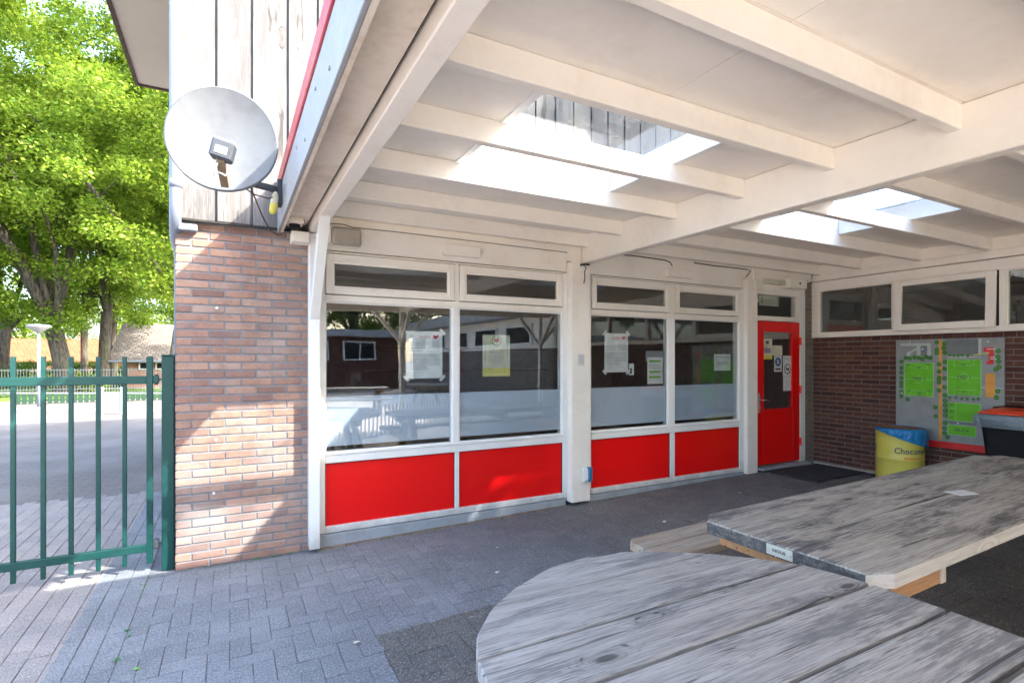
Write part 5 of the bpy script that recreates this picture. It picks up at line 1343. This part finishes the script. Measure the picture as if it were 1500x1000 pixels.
# low white railing
railm = plain('aged_white_rail', (.36,.37,.38), .5)
fn = thing('white_railing', 'low white bar railing across the far side of the yard', 'fence', (-4,19.2,0))
P0 = Vector((-11.5,23.3,0)); P1 = Vector((-3.22,18.84,0)); P2 = Vector((-2.74,18.58,0)); P3 = Vector((3.5,15.2,0))
bar_me = None
def rail(Pa, Pb, parent):
    global bar_me
    n = int((Pb-Pa).length/.105); d_ = (Pb-Pa).normalized()
    wf = railm
    for z in (.12, .60):
        m = MB(); m.bar(Pa+Vector((0,0,z)), Pb+Vector((0,0,z)), .03, .035); m.build('rail', railm, parent)
    for i in range(n+1):
        if bar_me is None: bar_me = B(-.011,.011,-.011,.011,.04,.63).build('bar', railm, parent); o = bar_me
        else: o = bpy.data.objects.new('bar', bar_me.data); COL.objects.link(o); o.parent = parent
        o.location = Pa+d_*(i*.105)-parent_loc(parent)
    k = max(1, int((Pb-Pa).length/2.4))
    for i in range(k+1):
        q = Pa.lerp(Pb, i/k); m = MB(); m.tube([q, q+Vector((0,0,.70))], .035, 10); m.lathe([(.0,.70),(.045,.705),(.05,.735),(.035,.76),(0,.77)], q, 10); m.build('post', railm, parent)
rail(P0, P1, fn); rail(P2, P3, fn)
m = MB(); m.bar(P1+Vector((0,0,.33)), P2+Vector((0,0,.33)), .03, .60, (0,0,1)); m.build('solid_panel', railm, fn)
# taller wire fence
fw = thing('grey_bar_fence', 'taller thin grey bar fence on the grass behind the white railing', 'fence', (-5,28,0))
m = MB()
for i in range(150): x = -12+i*.1; m.bar((x, 29.2-(x+12)*.12, .05), (x, 29.2-(x+12)*.12, 1.16), .016, .016, (1,0,0))
for z in (.3, 1.1): m.bar((-12,29.2,z), (3,27.4,z), .02, .03)
o = m.build('bars', plain('dull_fence_grey', (.16,.18,.18), .6), fw); o['kind'] = 'stuff'
fg = thing('green_slat_fence', 'dark green fence strip low behind the white railing', 'fence', (-3,24.5,0))
m = MB()
for i in range(52): x = -6.5+i*.17; m.box(x, x+.13, 24.0, 24.03, .02, .36)
m.box(-6.5, 2.4, 24.03, 24.06, .1, .15); o = m.build('slats', plain('dark_green_slats', (.008,.04,.02), .6), fg); o['kind'] = 'stuff'
# hedges
for (x0, x1, y, h, lb) in ((-16,-8.5,38,1.05,'dark clipped hedge left of the thick forked maple'),(-7.5,-5.4,31.8,.85,'small bright bush between the maples and the tiled shed'),(-22,-4,60,1.3,'long hedge in front of the orange roofed house')):
    cs = [((random.uniform(x0,x1), y+random.uniform(-.4,.4), random.uniform(.1,h)), .45) for _ in range(int((x1-x0)*9))]
    me = leaf_mesh('hedge', cs, 60, .16, 4, M['hedge'] if 'bright' not in lb else M['leaf']); o = bpy.data.objects.new('hedge', me); COL.objects.link(o); tag(o, lb, 'hedge')
# courtside clutter on the far paving: bench and bicycle racks read as low white frames
bn = thing('white_bench', 'low white bench frame beyond the railing near the street lamp', 'bench', (-7.6,21.9,0))
for x in (-8.6,-7.6,-6.6): B(x-.03, x+.03, 21.85, 22.2, 0, .44).build('leg', M['white_clean'], bn)
B(-8.7, -6.5, 21.8, 22.25, .44, .48).build('seat', M['white_clean'], bn)

# ---------------- behind the viewer: what the windows mirror and what shades the roof ----------------
tree('unseen dense tree beyond the wing, added to shade the right skylight', 15.65, -2.45, .30, None, 12.0, 5, (0,0), 0, 1.0, None, 5)  # placed out of view to block sun from the right skylight
TB = 'trees behind the clubhouse across the courtyard'
for i, (x, y, cz, s_) in enumerate(((0,-25,8.5,1.0),(7,-25,8.7,1.05),(14,-26,9,1.0),(22,-27,9,1.1),(-9,-25,9,1.0))):
    tree(['tree mirrored in the left pane of the first window, behind the low club building','tree mirrored behind the club building, second from the left end','tree mirrored behind the club building, near its right end','rightmost tree mirrored behind the club building, beyond the wing','leftmost tree behind the club building'][i], x, y, .35, CR[i % 3], cz, 5, (0,0), i*1.3, s_, TB, 3)
cw = thing('club_building', 'low dark brick club building with a white fascia across the courtyard', 'building', (2,-17,0))
B(-14, 7.3, -22, -16.2, 0, 2.75).build('wall', M['brick2'], cw); B(-14.6, 7.9, -22.4, -15.6, 2.60, 2.92).build('roof_fascia', M['fascia'], cw)
for i in range(9):
    x = -12.5+i*2.15
    if i in (3, 6):
        f = B(x, x+.95, -16.2, -16.14, .1, 2.3).build('door', M['red'] if i == 3 else M['zinc'], cw); B(x+.15, x+.8, -16.14, -16.12, 1.0, 2.1).build('pane', M['black'], f)
    else:
        f = B(x, x+1.5, -16.2, -16.12, 1.5, 2.4).build('window', M['white_clean'], cw); B(x+.08, x+.71, -16.12, -16.10, 1.58, 2.32).build('pane', M['black'], f); B(x+.79, x+1.42, -16.12, -16.10, 1.58, 2.32).build('pane', M['black'], f)
wg = thing('wing_building', 'long wing building to the right with a flat roof and grey fascia', 'building', (9.5,-5,0))
B(7.40, 12.2, -14.2, -2.02, 1.87, 2.75).build('upper_wall', M['cream'], wg); B(7.405, 7.5, -14.2, -2.02, 0, 1.87).build('lower_wall', M['brick2'], wg)
B(6.9, 12.4, -14.4, YF-.27, 2.76, 3.12).build('roof_fascia', M['fascia'], wg); B(7.46, 12.4, YF-.26, 4.58, 3.06, 3.14).build('roof', M['dark'], wg)
B(12.0, 12.2, -14.2, 4.76, 0, 1.1).build('outer_wall', M['mortar2'], wg); B(12.0, 12.2, -6, 4.76, 1.1, 3.05).build('outer_wall', M['mortar2'], wg)  # opening follows the inner gap, added to brighten the wing room
for i in range(5):
    y = -3.2-i*2.2
    f = B(7.33, 7.40, y-1.6, y, 1.95, 2.55).build('window', M['white_clean'], wg); B(7.31, 7.33, y-1.5, y-.1, 2.03, 2.47).build('pane', M['black'], f)
f = B(7.33, 7.40, -9.4, -8.4, .1, 2.2).build('door', M['red'], wg)
picnic('picnic_table', 'weathered picnic table in the sunny courtyard, mirrored at the left edge of the first window', (1.9, -6.9, 0), R(3), L=2.3, W=.78, H=.75, tilt=0, mats=('tabletop','tabletop','benchwood'))
r2 = copy_tree(rt); r2.location = (5.9, -7.5, 0); r2['label'] = 'round plank table in the sunny courtyard, mirrored across the mullion of the first window'
picnic('picnic_table', 'weathered picnic table in the sunny courtyard, nearest to the canopy', (-2.4, -4.2, 0), R(4), L=2.2, W=.78, H=.75, tilt=0, mats=('tabletop','tabletop','benchwood'))
